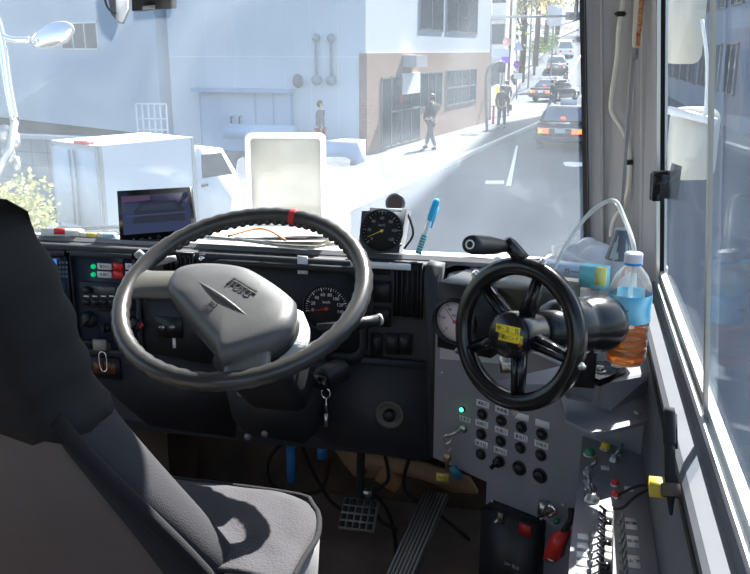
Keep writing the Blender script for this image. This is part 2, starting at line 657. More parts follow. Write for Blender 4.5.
def dashboard():
    d = thing('dashboard', 'dark charcoal dashboard with instrument cluster and vents below the windshield', 'dashboard', (-0.9, 1.95, 2.4))
    # --- main body: section swept along X
    sec = [(1.765, 2.40), (1.752, 2.43), (1.752, 2.842), (1.76, 2.856), (1.79, 2.862), (2.05, 2.792), (2.075, 2.78), (2.075, 2.40)]
    bm = newbm()
    xs = [-1.98, -1.2, -0.295]
    # section ordering y,z
    loft(bm, [[(x, y, z) for y, z in sec] for x in (-1.98, -0.285)])
    obj('body', bm, DASH, d, smooth=False)
    # top pad of lighter grey
    bm = newbm()
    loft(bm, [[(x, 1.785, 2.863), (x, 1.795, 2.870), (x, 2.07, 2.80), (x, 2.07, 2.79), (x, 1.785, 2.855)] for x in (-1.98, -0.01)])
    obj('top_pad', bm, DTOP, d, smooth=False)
    # right extension of the body behind the console
    bm = newbm()
    wbox(bm, -0.285, -0.01, 1.84, 2.06, 2.4, 2.79)
    obj('side_extension', bm, DASHD, d, smooth=False)
    # lip along the front edge
    bm = newbm()
    tube(bm, [(-1.98, 1.757, 2.852), (-0.29, 1.757, 2.852)], 0.011, 12)
    obj('front_lip', bm, DASH, d)
    bm = newbm()
    a0, a1, b0, b1 = pxrect(FD, 299, 248, 309, 262)
    fbox(bm, FD, a0, a1, -0.032, 0.008, 0.01, 0.0125, 0.0005)
    obj('tape', bm, WLAB, d, label='white tape strip')
    bm = newbm()
    fbox(bm, FD, FD.px(352, 254)[0], FD.px(412, 254)[0], -0.010, 0.004, 0.011, 0.0125, 0.0005)
    obj('tape', bm, WLAB, d, label='long white tape with faint print')

    # --- left radio stack: frame
    def frame(x0, y0, x1, y1, w, mat, h=0.012, nm='bezel', back=BLKM):
        a0, a1, b0, b1 = pxrect(FD, x0, y0, x1, y1)
        bm = newbm()
        fbox(bm, FD, a0, a1, b0, b0 + w, 0, h, 0.003)
        fbox(bm, FD, a0, a1, b1 - w, b1, 0, h, 0.003)
        fbox(bm, FD, a0, a0 + w, b0, b1, 0, h, 0.003)
        fbox(bm, FD, a1 - w, a1, b0, b1, 0, h, 0.003)
        e = obj(nm, bm, mat, d)
        return a0, a1, b0, b1
    for (x0, y0, x1, y1) in ((33, 250, 76, 338), (72, 252, 142, 353)):
        a0, a1, b0, b1 = frame(x0, y0, x1, y1, 0.011, DASH, nm='stack_frame')
        bm = newbm(); fbox(bm, FD, a0 + .008, a1 - .008, b0 + .008, b1 - .008, 0, 0.003)
        obj('stack_panel', bm, NAVY, d)
    # toll card reader with blue lit edge and keypad
    f = FD
    a0, a1, b0, b1 = pxrect(f, 39, 256, 72, 303)
    bm = newbm(); fbox(bm, f, a0, a1, b0, b1, 0.003, 0.016, 0.003)
    u = obj('card_reader', bm, NAVY, d, label='navy unit with lit screen and keypad')
    a0, a1, b0, b1 = pxrect(f, 41, 257, 61, 272)
    bm = newbm(); fbox(bm, f, a0, a1, b0, b1, 0.016, 0.018, 0.001)
    obj('screen_border', bm, M('blue_border', (0.05, 0.2, 0.7), 0.4, emit=(0.05, 0.3, 1.0), estr=0.35), u)
    bm = newbm(); fbox(bm, f, a0 + .004, a1 - .004, b0 + .004, b1 - .004, 0.018, 0.019)
    obj('screen', bm, M('lcd_dim', (0.03, 0.04, 0.07), 0.2), u)
    for r in range(4):
        for c in range(3):
            a, b = f.px(64.5 + c * 3.2, 261 + r * 4.6)
            bm = newbm(); fbox(bm, f, a - .0023, a + .0023, b - .0028, b + .0028, .016, .0185, .0006)
            obj('key', bm, M('key_grey', (0.12, 0.13, 0.16), 0.4), u)
    bm = newbm(); fbox(bm, f, *pxrect(f, 44, 276, 70, 302)[:2], *pxrect(f, 44, 276, 70, 302)[2:], 0.016, 0.019, 0.002)
    obj('cover', bm, NAVY, u)
    bm = newbm(); fbox(bm, f, *pxrect(f, 57, 281, 62, 283), .019, .0195)
    obj('marking', bm, WLAB, u)
    # indicator row: green lenses, white labels, red squares
    for row, yy in ((0, 266), (1, 274)):
        a, b = f.px(94.5, yy)
        bm = newbm(); lathe(bm, f, [(0.0058, .003), (0.0055, .008), (0.003, .0105), (0, .011)], 16, a, b)
        obj('indicator', bm, GLEDD, d, label='green indicator lamp')
        for (x0, x1) in ((99, 113), (127, 137)):
            bm = newbm(); fbox(bm, f, *pxrect(f, x0, yy - 3, x1, yy + 3), .003, .0075, .001)
            l = obj('label_plate', bm, WLAB, d)
            aa, ab, ba, bb = pxrect(f, x0, yy - 3, x1, yy + 3)
            bm = newbm(); text(bm, f.sub((aa + ab) / 2, (ba + bb) / 2), ('警告灯' if row == 0 else '作業灯') if x0 == 99 else '点検', 0.008, c=.0077)
            obj('printed_text', bm, INK, l, smooth=False)
        bm = newbm(); fbox(bm, f, *pxrect(f, 115.5, yy - 3.6, 124.5, yy + 3.4), .003, .011, .001)
        obj('push_button', bm, REDB, d, label='red square button')
    # radio
    bm = newbm(); fbox(bm, f, *pxrect(f, 84, 282, 137, 307), .003, .014, .002)
    rd = obj('radio', bm, DASHD, d)
    bm = newbm(); fbox(bm, f, *pxrect(f, 97, 285, 118, 292), .014, .0145)
    obj('display', bm, M('lcd_grey', (0.10, 0.105, 0.10), 0.2), rd)
    for xx in (91, 131):
        a, b = f.px(xx, 288)
        bm = newbm(); lathe(bm, f, [(0.009, .014), (0.009, .020), (0.0075, .026), (0, .026)], 24, a, b)
        obj('knob', bm, BLK, rd)
    for k in range(4):
        x0 = 86 + k * 8.5
        bm = newbm(); fbox(bm, f, *pxrect(f, x0, 298, x0 + 7, 303), .014, .017, .0008)
        b_ = obj('preset_key', bm, BLK, rd)
        bm = newbm(); fbox(bm, f, *pxrect(f, x0 + 1, 294, x0 + 6, 295.3), .0142, .0146)
        obj('marking', bm, WLAB, rd)
    # heater controls
    for (xx, yy, R) in ((90, 319, 0.021), (137, 324, 0.021), (108, 327, 0.011)):
        a, b = f.px(xx, yy)
        bm = newbm(); lathe(bm, f, [(R, .003), (R, .007), (R * .8, .010), (R * .8, .013), (0, .013)], 30, a, b)
        k = obj('heater_dial', bm, BLK, d)
        bm = newbm(); f2 = f.sub(a, b, 0, 0.9 if R > .015 else 1.57)
        fbox(bm, f2, -R * .85, R * .85, -R * .2, R * .2, .012, .024, .002)
        obj('dial_grip', bm, BLK, k)
        if xx == 137:
            bm = newbm(); fbox(bm, f2, R * .2, R * .9, -R * .75, -R * .45, .011, .0135)
            obj('red_mark', bm, REDB, k)
    bm = newbm(); fbox(bm, f, *pxrect(f, 100, 307, 116, 311), .003, .006, .001)
    obj('slot', bm, BLKM, d)
    # lower-left slot shelf, holder and switch strip
    bm = newbm(); fbox(bm, f, *pxrect(f, 66, 340, 112, 351), .0, .009, .002)
    s = obj('lower_trim', bm, DASH, d)
    bm = newbm(); fbox(bm, f, *pxrect(f, 71, 341.5, 94, 347), .009, .0105)
    obj('slot', bm, BLKM, s)
    bm = newbm(); fbox(bm, f, *pxrect(f, 97, 338, 109, 348), .009, .018, .002)
    obj('hook_plate', bm, M('dusty_beige', (0.3, 0.29, 0.24), .6), d, label='dusty beige hook plate')
    bm = newbm(); fbox(bm, f, *pxrect(f, 79, 356, 121, 377), .0, .008, .002)
    s = obj('switch_strip', bm, DASHD, d)
    for (x0, x1, m_) in ((87, 93, WLAB), (95, 105, M('amber_legend', (.12, .045, .02), .3)), (107, 118, M('amber_legend', (.12, .045, .02), .3))):
        bm = newbm(); fbox(bm, f, *pxrect(f, x0, 361, x1, 372), .008, .0115, .001)
        obj('rocker', bm, m_, s)
    # vents
    def vent(x0, y0, x1, y1, n):
        a0, a1, b0, b1 = pxrect(f, x0, y0, x1, y1)
        bm = newbm()
        w = 0.004
        fbox(bm, f, a0 - w, a1 + w, b0 - w, b0, 0, .010, .001); fbox(bm, f, a0 - w, a1 + w, b1, b1 + w, 0, .010, .001)
        fbox(bm, f, a0 - w, a0, b0, b1, 0, .010, .001); fbox(bm, f, a1, a1 + w, b0, b1, 0, .010, .001)
        v = obj('air_vent', bm, DASHD, d)
        bm = newbm(); fbox(bm, f, a0, a1, b0, b1, .0, .0015)
        obj('cavity', bm, BLKM, v)
        for k in range(n):
            a = a0 + (a1 - a0) * (k + .5) / n
            bm = newbm(); fbox(bm, f, a - .0012, a + .0012, b0, b1, .001, .009, .0005)
            obj('slat', bm, DASHD, v)
        bm = newbm(); fbox(bm, f, (a0 + a1) / 2 - .003, (a0 + a1) / 2 + .003, (b0 + b1) / 2 - .008, (b0 + b1) / 2 + .008, .008, .013, .001)
        obj('slider', bm, BLK, v)
    vent(166, 253, 194, 270, 6)
    vent(395, 263, 421, 316, 5)
    a, b = f.px(203, 258)
    bm = newbm(); lathe(bm, f, [(0.011, 0), (.011, .003), (.006, .003), (.006, .012), (.004, .014), (0, .014)], 20, a, b)
    obj('lock_knob', bm, CHR, d, label='small chrome lock')
    # centre panel with two toggles
    ctr = [(147, 300), (205, 300), (240, 368), (150, 352), (142, 338)]
    bm = newbm(); prism(bm, f, [f.px(*p) for p in ctr][::-1], 0, .006, bv=.001)
    cp = obj('lower_panel', bm, DASHD, d)
    bm = newbm(); fbox(bm, f, *pxrect(f, 159, 316, 184, 336), .006, .012, .002)
    sw = obj('toggle_plate', bm, BLK, cp)
    for xx in (165, 175):
        a, b = f.px(xx, 326)
        bm = newbm(); lathe(bm, f, [(0.0065, .012), (.0065, .016), (.003, .017), (.003, .022), (0, .022)], 14, a, b)
        cyl(bm, f.p(a, b, .018), f.p(a + .004, b + .008, .034), .0022, 10)
        obj('toggle', bm, STEEL, sw)
    bm = newbm(); fbox(bm, f, *pxrect(f, 174, 337, 177, 347), .006, .0072)
    obj('marking', bm, WLAB, sw)
    # instrument cluster hood + recess
    a0, a1, b0, b1 = pxrect(f, 212, 262, 368, 356)
    bm = newbm()
    outer = rrect(a0, a1, b0, b1, .035, 5)
    inner = rrect(a0 + .014, a1 - .014, b0 + .02, b1 - .012, .03, 5)
    n = len(outer)
    O1 = [bm.verts.new(f.p(a_, b_, 0.001)) for a_, b_ in outer]
    O2 = [bm.verts.new(f.p(a_, b_, 0.022)) for a_, b_ in outer]
    I2 = [bm.verts.new(f.p(a_, b_, 0.022)) for a_, b_ in inner]
    I1 = [bm.verts.new(f.p(a_, b_, 0.002)) for a_, b_ in inner]
    for A, B in ((O1, O2), (O2, I2), (I2, I1)):
        for k in range(n): bm.faces.new([A[k], A[(k + 1) % n], B[(k + 1) % n], B[k]])
    ch = obj('cluster_hood', bm, DASHD, d)
    bm = newbm(); prism(bm, f, inner, 0.0, 0.003)
    obj('cluster_panel', bm, M('cluster_face', (0.022, 0.024, 0.03), .7), ch)
    a, b = f.px(327, 308)
    gauge_face(ch, f.sub(a, b, .004), .052, 28, ['0', '20', '40', '60', '80', '100', '120', '140'], 192, 'km/h', 190, -10)
    a, b = f.px(272, 306)
    gauge_face(ch, f.sub(a, b, .004), .046, 20, ['0', '5', '10', '15', '20', '25'], 195, 'r/min', 200, -20)
    a, b = f.px(352, 328)
    bm = newbm(); text(bm, f.sub(a, b), '⚠ P', .012, c=.005)
    obj('warning_legend', bm, REDB, ch, smooth=False)
    # switch bank right of the cluster
    for (x0, y0, x1, y1) in ((373, 259, 389, 274), (374, 281, 391, 302), (374, 307, 391, 326), (371, 333, 383, 355), (386, 333, 400, 354), (399, 333, 412, 354)):
        bm = newbm(); fbox(bm, f, *pxrect(f, x0, y0, x1, y1), .0, .006, .0015)
        s_ = obj('rocker_switch', bm, BLKM, d)
        aa, ab, ba, bb = pxrect(f, x0 + 1.5, y0 + 2, x1 - 1.5, y1 - 2)
        bm = newbm(); prism(bm, Fr(f.p(aa, 0, 0), f.v, f.n), [(ba, .005), (bb, .005), (bb, .012), ((ba + bb) / 2, .008), (ba, .010)], 0, ab - aa, bv=.0006)
        obj('rocker', bm, BLK, s_)
    # light right border of the dash end
    bm = newbm()
    a0, b0 = f.px(433, 455); a1, b1 = f.px(431, 256)
    prism(bm, f, [(a0 - .006, b0), (a0 + .010, b0), (a0 + .014, .0), (a1 - .008, .004), (a1 - .012, -.02)], -.05, .014, bv=.004)
    obj('end_trim', bm, DASH, d)
    # ledge below the cluster and lower column panel
    bm = newbm()
    fbox(bm, f, FD.px(232, 356)[0], FD.px(428, 356)[0], f.px(380, 363)[1], f.px(380, 357)[1], 0, .016, .003)
    obj('ledge', bm, DASH, d)
    bm = newbm()
    pts = [f.px(x_, y_) for x_, y_ in ((308, 362), (430, 362), (430, 455), (415, 458), (330, 441), (308, 430))]
    prism(bm, f, pts[::-1], 0, .012, bv=.003)
    lp = obj('knee_panel', bm, DASH, d)
    a, b = f.px(391, 412)
    bm = newbm(); lathe(bm, f, [(.032, .012), (.033, .016), (.029, .018), (.025, .0145), (.016, .0135), (0, .0135)], 36, a, b)
    kb = obj('dial_ring', bm, M('taupe_ring', (.10, .092, .08), .5), lp)
    bm = newbm(); lathe(bm, f, [(.014, .013), (.014, .026), (.011, .030), (0, .030)], 28, a, b)
    obj('knob', bm, BLK, kb)
    # left kick panels
    bm = newbm()
    prism(bm, f, [f.px(x_, y_) for x_, y_ in ((100, 380), (150, 352), (240, 368), (235, 437), (150, 425), (120, 400))][::-1], -.02, .004, bv=.004)
    obj('knee_panel', bm, DASHD, d)
    return d


dashboard()


def under_dash():
    # firewall, brackets, loom and ducts under the dashboard
    bm = newbm(); wbox(bm, -1.98, 0.14, 2.09, 2.13, 2.1, 2.42)
    wbox(bm, -1.98, -1.0, 1.9, 2.08, 2.1, 2.42, .02)
    struct('trim_8', bm, M('firewall_felt', (0.10, 0.07, 0.05), 0.9, noise=.5, nscale=8))
    # beige bracket
    f = Fr((0, 1.98, 2.4), (1, 0, 0), (0, 0, 1))
    b = thing('mounting_bracket', 'rusty beige steel bracket running across under the dashboard', 'bracket', (-.4, 1.98, 2.2))
    bm = newbm()
    pts = [f.px(*p) for p in ((335, 447), (372, 452), (420, 462), (470, 478), (478, 492), (452, 490), (430, 480), (392, 470), (375, 476), (355, 474), (345, 462))]
    prism(bm, f, pts[::-1], -.01, .012, bv=.002)
    obj('arm', bm, BRN, b)
    bm = newbm()
    a, c = f.px(364, 469)
    lathe(bm, f, [(.010, .012), (.010, .018), (.005, .018), (.005, .014), (0, .014)], 16, a, c)
    obj('bush', bm, M('rust', (.16, .07, .03), .8), b)
    bm = newbm(); cyl(bm, f.at(380, 471, .0), f.at(400, 484, .0), .028, 20)
    obj('steering_box', bm, M('orange_rust', (.5, .27, .12), .75, noise=.4, nscale=15), b, label='rust orange cylinder')
    # cable looms
    for i, pl in enumerate((((385, 455), (388, 480), (372, 495), (380, 520), (398, 530)), ((300, 440), (312, 470), (330, 500), (345, 512)), ((410, 455), (405, 490), (440, 515), (470, 540)), ((285, 440), (268, 462), (275, 488), (318, 492), (330, 460)))):
        bm = newbm(); tube(bm, [PY(x_, y_, 1.9 + .03 * (i % 2)) for x_, y_ in pl], .005, 8, smooth=6)
        tag(obj('cable', bm, RUB), ('black cable hanging under the knee panel', 'black cable dropping beside the brake pedal arm', 'black cable looping across the floor right of the pedal', 'black cable looped around the blue connectors')[i], 'cable')
    for i, (x0, y0, x1, y1) in enumerate(((287, 445, 298, 482), (318, 444, 329, 459))):
        bm = newbm()
        f2 = Fr(PY(x0, y0, 1.86), (1, 0, 0), (0, 0, 1))
        q = f2.px(x1, y1)
        fbox(bm, f2, 0, q[0] * .8, q[1], 0, -.008, .008, .002)
        tag(obj('wire_connector', bm, M('blue_plastic', (.02, .16, .42), .4)), ('longer blue wiring strap hanging below the steering column', 'short blue wiring connector right of the steering column')[i], 'connector')


under_dash()


# ================================================================== STEERING
WC = PD(242.5, 290, 1.49)
WN = Vector((0.0, -0.452, 0.892)).normalized()
WV = Vector((0, 1, 0)); 
FWh = Fr(WC, X, WV - WN * WV.dot(WN))     # u right, v up-forward, n towards the driver
if FWh.n.dot(WN) < 0: FWh = Fr(WC, X, -FWh.v)


def steering():
    t = thing('steering_wheel', 'black steering wheel with padded hub and red tape on its rim', 'steering wheel', WC)
    f = FWh
    R = 0.212
    bm = newbm()
    N = 96
    pts = [f.p(R * math.cos(2 * PI * k / N), R * math.sin(2 * PI * k / N)) for k in range(N)]
    # finger grips on the underside
    rs = []
    for k in range(N):
        rs.append(0.0155 + 0.0008 * math.cos(k * PI))
    tube(bm, pts, rs, 18, closed=True)
    rim = obj('rim', bm, WHEELM, t, ang=80)
    # red tape: find the angle that shows at (301,216)
    a, b = f.px(301, 208)
    ta = math.atan2(b, a)
    bm = newbm()
    tube(bm, [f.p(R * math.cos(ta + dt), R * math.sin(ta + dt)) for dt in [(-0.028 + .007 * i) for i in range(9)]], 0.0168, 18)
    obj('tape', bm, RED, rim, label='red tape band')
    # finger bumps along the inner underside of the far rim
    bm = newbm()
    for k in range(26):
        q = math.radians(35 + k * 4.6)
        c = f.p((R - .010) * math.cos(q), (R - .010) * math.sin(q), -.006)
        ball(bm, c, .0078, n=10, m=6)
    obj('finger_grip', bm, WHEELM, rim)
    # hub pad (outline read off the picture on a plane above the wheel plane)
    hf = Fr(f.p(0, 0, -0.012), f.u, f.v)
    top = Fr(f.p(0, 0, 0.018), f.u, f.v)
    outl = [(170, 281), (180, 271), (205, 267), (240, 270), (262, 279), (292, 300), (297, 312), (291, 330), (270, 345), (240, 356), (222, 360), (216, 350), (200, 330), (178, 305), (169, 293)]
    P = [top.px(x, y) for x, y in outl]
    cx = sum(p[0] for p in P) / len(P); cy = sum(p[1] for p in P) / len(P)
    def sc(k, dx=0, dy=0): return [(cx + (a_ - cx) * k + dx, cy + (b_ - cy) * k + dy) for a_, b_ in P]
    # catmull resample
    def dense(pl, m=4):
        out = []
        n = len(pl)
        for i in range(n):
            p0, p1, p2, p3 = [Vector((*pl[j % n], 0)) for j in (i - 1, i, i + 1, i + 2)]
            for k in range(m):
                tt = k / m
                q = 0.5 * ((2 * p1) + (p2 - p0) * tt + (2 * p0 - 5 * p1 + 4 * p2 - p3) * tt * tt + (3 * p1 - p0 - 3 * p2 + p3) * tt ** 3)
                out.append((q.x, q.y))
        return out
    bm = newbm()
    lay = [(.90, -0.045), (.95, -0.030), (.99, -0.012), (1.0, 0.003), (0.94, 0.014), (0.82, 0.019), (0.55, 0.0225), (0.25, 0.0235)]
    loft(bm, [[top.p(a_, b_, h) for a_, b_ in dense(sc(k))][::-1] for k, h in lay])
    pad = obj('hub_pad', bm, PADM, t, ang=60)
    # raised ridge
    hi = Fr(f.p(0, 0, .040), f.u, f.v)
    r0, r1 = hi.px(196, 280), hi.px(249, 317)
    bm = newbm()
    for seg in (0,):
        p0 = top.p(*r0, .021); p1 = top.p(*r1, .021)
        mid = (p0 + p1) / 2 + f.n * .003
        tube(bm, [p0, p0.lerp(mid, .5) + f.n * .0005, mid, p1.lerp(mid, .5) + f.n * .0005, p1], [.0008, .003, .0042, .003, .0008], 10, smooth=5)
    obj('ridge', bm, PADM, pad)
    # embossed maker's mark and word
    d = (Vector(top.px(250, 298)) - Vector(top.px(229, 285)))
    ang = math.atan2(d.y, d.x)
    c = hi.px(241, 290)
    ef = top.sub(c[0], c[1], .0250, ang)
    bm = newbm()
    text(bm, ef, 'FUSO', .017, c=.0, depth=.0006, stretch=1.2)
    fbox(bm, ef, -.030, .028, .0095, .0120, -.001, .0012)
    fbox(bm, ef, -.030, -.028, -.008, .0095, -.001, .0012)
    obj('emblem', bm, M('emboss_dark', (.055, .053, .05), .4), pad, smooth=False)
    c = hi.px(213, 305)
    ef = top.sub(c[0], c[1], .0238, ang)
    bm = newbm(); text(bm, ef, 'SRS', .010, c=0, depth=.0006, stretch=1.2)
    text(bm, ef.sub(0, -.010), 'AIRBAG', .006, c=0, depth=.0006)
    obj('embossed_word', bm, M('emboss_dark', (.055, .053, .05), .4), pad, smooth=False)
    # spokes
    def spoke(pr, ph, w0, w1):
        (ax, ay), (bx, by) = pr, ph
        bm = newbm()
        A = Vector((ax, ay)); B = Vector((bx, by))
        dirv = (B - A).normalized(); nv = Vector((-dirv.y, dirv.x))
        rings = []
        for k in range(9):
            s = k / 8
            c_ = A.lerp(B, s)
            w = w0 * (1 - s) + w1 * s + (0.012 * (1 - s * 3) ** 2 if s < .33 else 0)
            h = .011 + .004 * s
            dz = -.004 + .006 * s
            ring = []
            for m_ in range(12):
                tt = 2 * PI * m_ / 12
                q = c_ + nv * (w * math.cos(tt))
                ring.append(f.p(q.x, q.y, dz + h * math.sin(tt)))
            rings.append(ring)
        loft(bm, rings)
        obj('spoke', bm, M('spoke_vinyl', (.13, .125, .11), .33, spec=.6), t, ang=60)
    def rimpt(deg): return (R * math.cos(math.radians(deg)), R * math.sin(math.radians(deg)))
    h = f.px(225, 305)
    a, b = f.px(128, 282); t1 = math.degrees(math.atan2(b, a))
    spoke(rimpt(t1), f.px(186, 286), .034, .034)
    a, b = f.px(245, 378); t2 = math.degrees(math.atan2(b, a))
    spoke(rimpt(t2), f.px(250, 345), .038, .036)
    # lower hub cup
    bm = newbm()
    loft(bm, [[hf.p(a_, b_, h_) for a_, b_ in dense(sc(k))][::-1] for k, h_ in ((.45, -.09), (.6, -.06), (.9, -.02), (1.0, .0))])
    obj('hub_cup', bm, BLK, t)
    # white cloth tied beneath the hub on the right
    bm = newbm()
    cc = [(290, 306), (303, 312), (309, 326), (307, 342), (296, 352), (272, 360), (270, 345), (283, 333), (290, 320)]
    lf = Fr(f.p(0, 0, -.03), f.u, f.v)
    prism(bm, lf, [lf.px(*p) for p in cc][::-1], -.02, .0, bv=.003)
    tag(obj('cloth', bm, M('white_cloth', (.7, .7, .68), .9, bump=1, bscale=80)), 'white cloth strip tied behind the steering wheel hub', 'cloth')

    # column
    s = thing('steering_column', 'dark steering column shroud with stalks below the wheel', 'steering column', WC - Vector((0, -.1, .35)))
    bm = newbm()
    f3 = Fr(f.p(0.0, 0, 0), f.u, f.v)
    def ringz(h_, w, hh, off=0):
        return [f3.p(a_, b_ + off, h_) for a_, b_ in rrect(-w, w, -hh, hh, min(w, hh) * .45, 4)][::-1]
    loft(bm, [ringz(-.32, .06, .05, .05), ringz(-.2, .068, .06, .01), ringz(-.14, .075, .066, 0), ringz(-.105, .06, .05, 0)])
    obj('shroud', bm, DASHD, s)
    # lower shroud block seen under the wheel
    fb = Fr((0, 1.66, 2.5), (1, 0, 0), (0, 0, 1))
    bm = newbm()
    pts = [fb.px(*p) for p in ((228, 380), (322, 362), (318, 430), (306, 440), (250, 430), (236, 415))]
    prism(bm, fb, pts[::-1], -.10, .02, bv=.012, seg=3)
    lo = obj('lower_cover', bm, DASHD, s)
    for x_, y_ in ((244, 390), (271, 393), (268, 430), (251, 433)):
        bm = newbm(); a, b = fb.px(x_, y_)
        lathe(bm, fb, [(.008, .016), (.008, .022), (.006, .025), (0, .025)], 16, a, b)
        obj('screw', bm, M('grey_screw', (.2, .2, .21), .4, metal=.5), lo)
    # stalk right
    bm = newbm()
    p0 = PY(318, 327, 1.50); p1 = PY(352, 325, 1.56); p2 = PY(378, 320, 1.60)
    tube(bm, [p0, p1, p1.lerp(p2, .35), p2], [.007, .009, .0125, .011], 14)
    st = obj('stalk', bm, BLK, s)
    bm = newbm()
    cyl(bm, p2, p2 + (p2 - p1).normalized() * .006, .012, 16, bv=.002)
    obj('stalk_end', bm, M('grey_cap', (.45, .45, .46), .35), st)
    # left stalk: white paddle seen over the spoke
    bm = newbm()
    q0 = PY(176, 258, 1.60); q1 = PY(150, 262, 1.58); q2 = PY(137, 252, 1.57)
    tube(bm, [q0, q1, q2], [.006, .011, .009], 12, smooth=4)
    obj('stalk', bm, M('silver_paddle', (.3, .3, .31), .35), s, label='silver-tipped left stalk')
    # ignition
    bm = newbm()
    fi = Fr(PY(322, 378, 1.60), (1, 0, 0), (0, 0, 1))
    fi = Fr(fi.o, (.9, -.44, 0), (0, 0, 1))
    lathe(bm, fi, [(.026, -.06), (.026, 0), (.021, .006), (.012, .007), (0, .007)], 28)
    ig = obj('ignition_lock', bm, BLK, s)
    k = thing('ignition_key', 'black ignition key with ring hanging from the steering column lock', 'key', fi.o)
    bm = newbm(); prism(bm, fi, rrect(-.006, .030, -.014, .014, .007, 4), .012, .022, bv=.002)
    cyl(bm, fi.p(0, 0, .0), fi.p(0.004, 0, .014), .005, 12)
    obj('key_head', bm, BLKG, k)
    kx = fi.p(.026, -.016, .017)
    bm = newbm()
    tube(bm, [kx + Vector((.009 * math.cos(2 * PI * i / 16), 0, -.006 + .011 * math.sin(2 * PI * i / 16))) for i in range(16)], .0012, 6, closed=True)
    obj('key_ring', bm, CHR, k)
    bm = newbm()
    tube(bm, [kx + Vector((0, 0, -.018)), kx + Vector((.001, 0, -.05))], .002, 6)
    prism(bm, Fr(kx + Vector((0, 0, -.05)), X, Z), [(-.004, -.03), (.004, -.03), (.003, 0), (-.003, 0)], 0, .002)
    obj('key_blade', bm, STEEL, k)


steering()

# carabiner hanging from the dash hook
bm = newbm()
f = Fr(PY(103, 361, 1.728), X, Z)
pp = [(-.004, .022), (-.009, .012), (-.007, -.02), (0, -.026), (.009, -.02), (.010, .010), (.005, .022)]
tube(bm, [f.p(a, b) for a, b in pp], .0021, 8, closed=True, smooth=5)
tag(obj('carabiner', bm, CHR), 'silver carabiner hanging from the beige hook plate on the dashboard', 'carabiner')


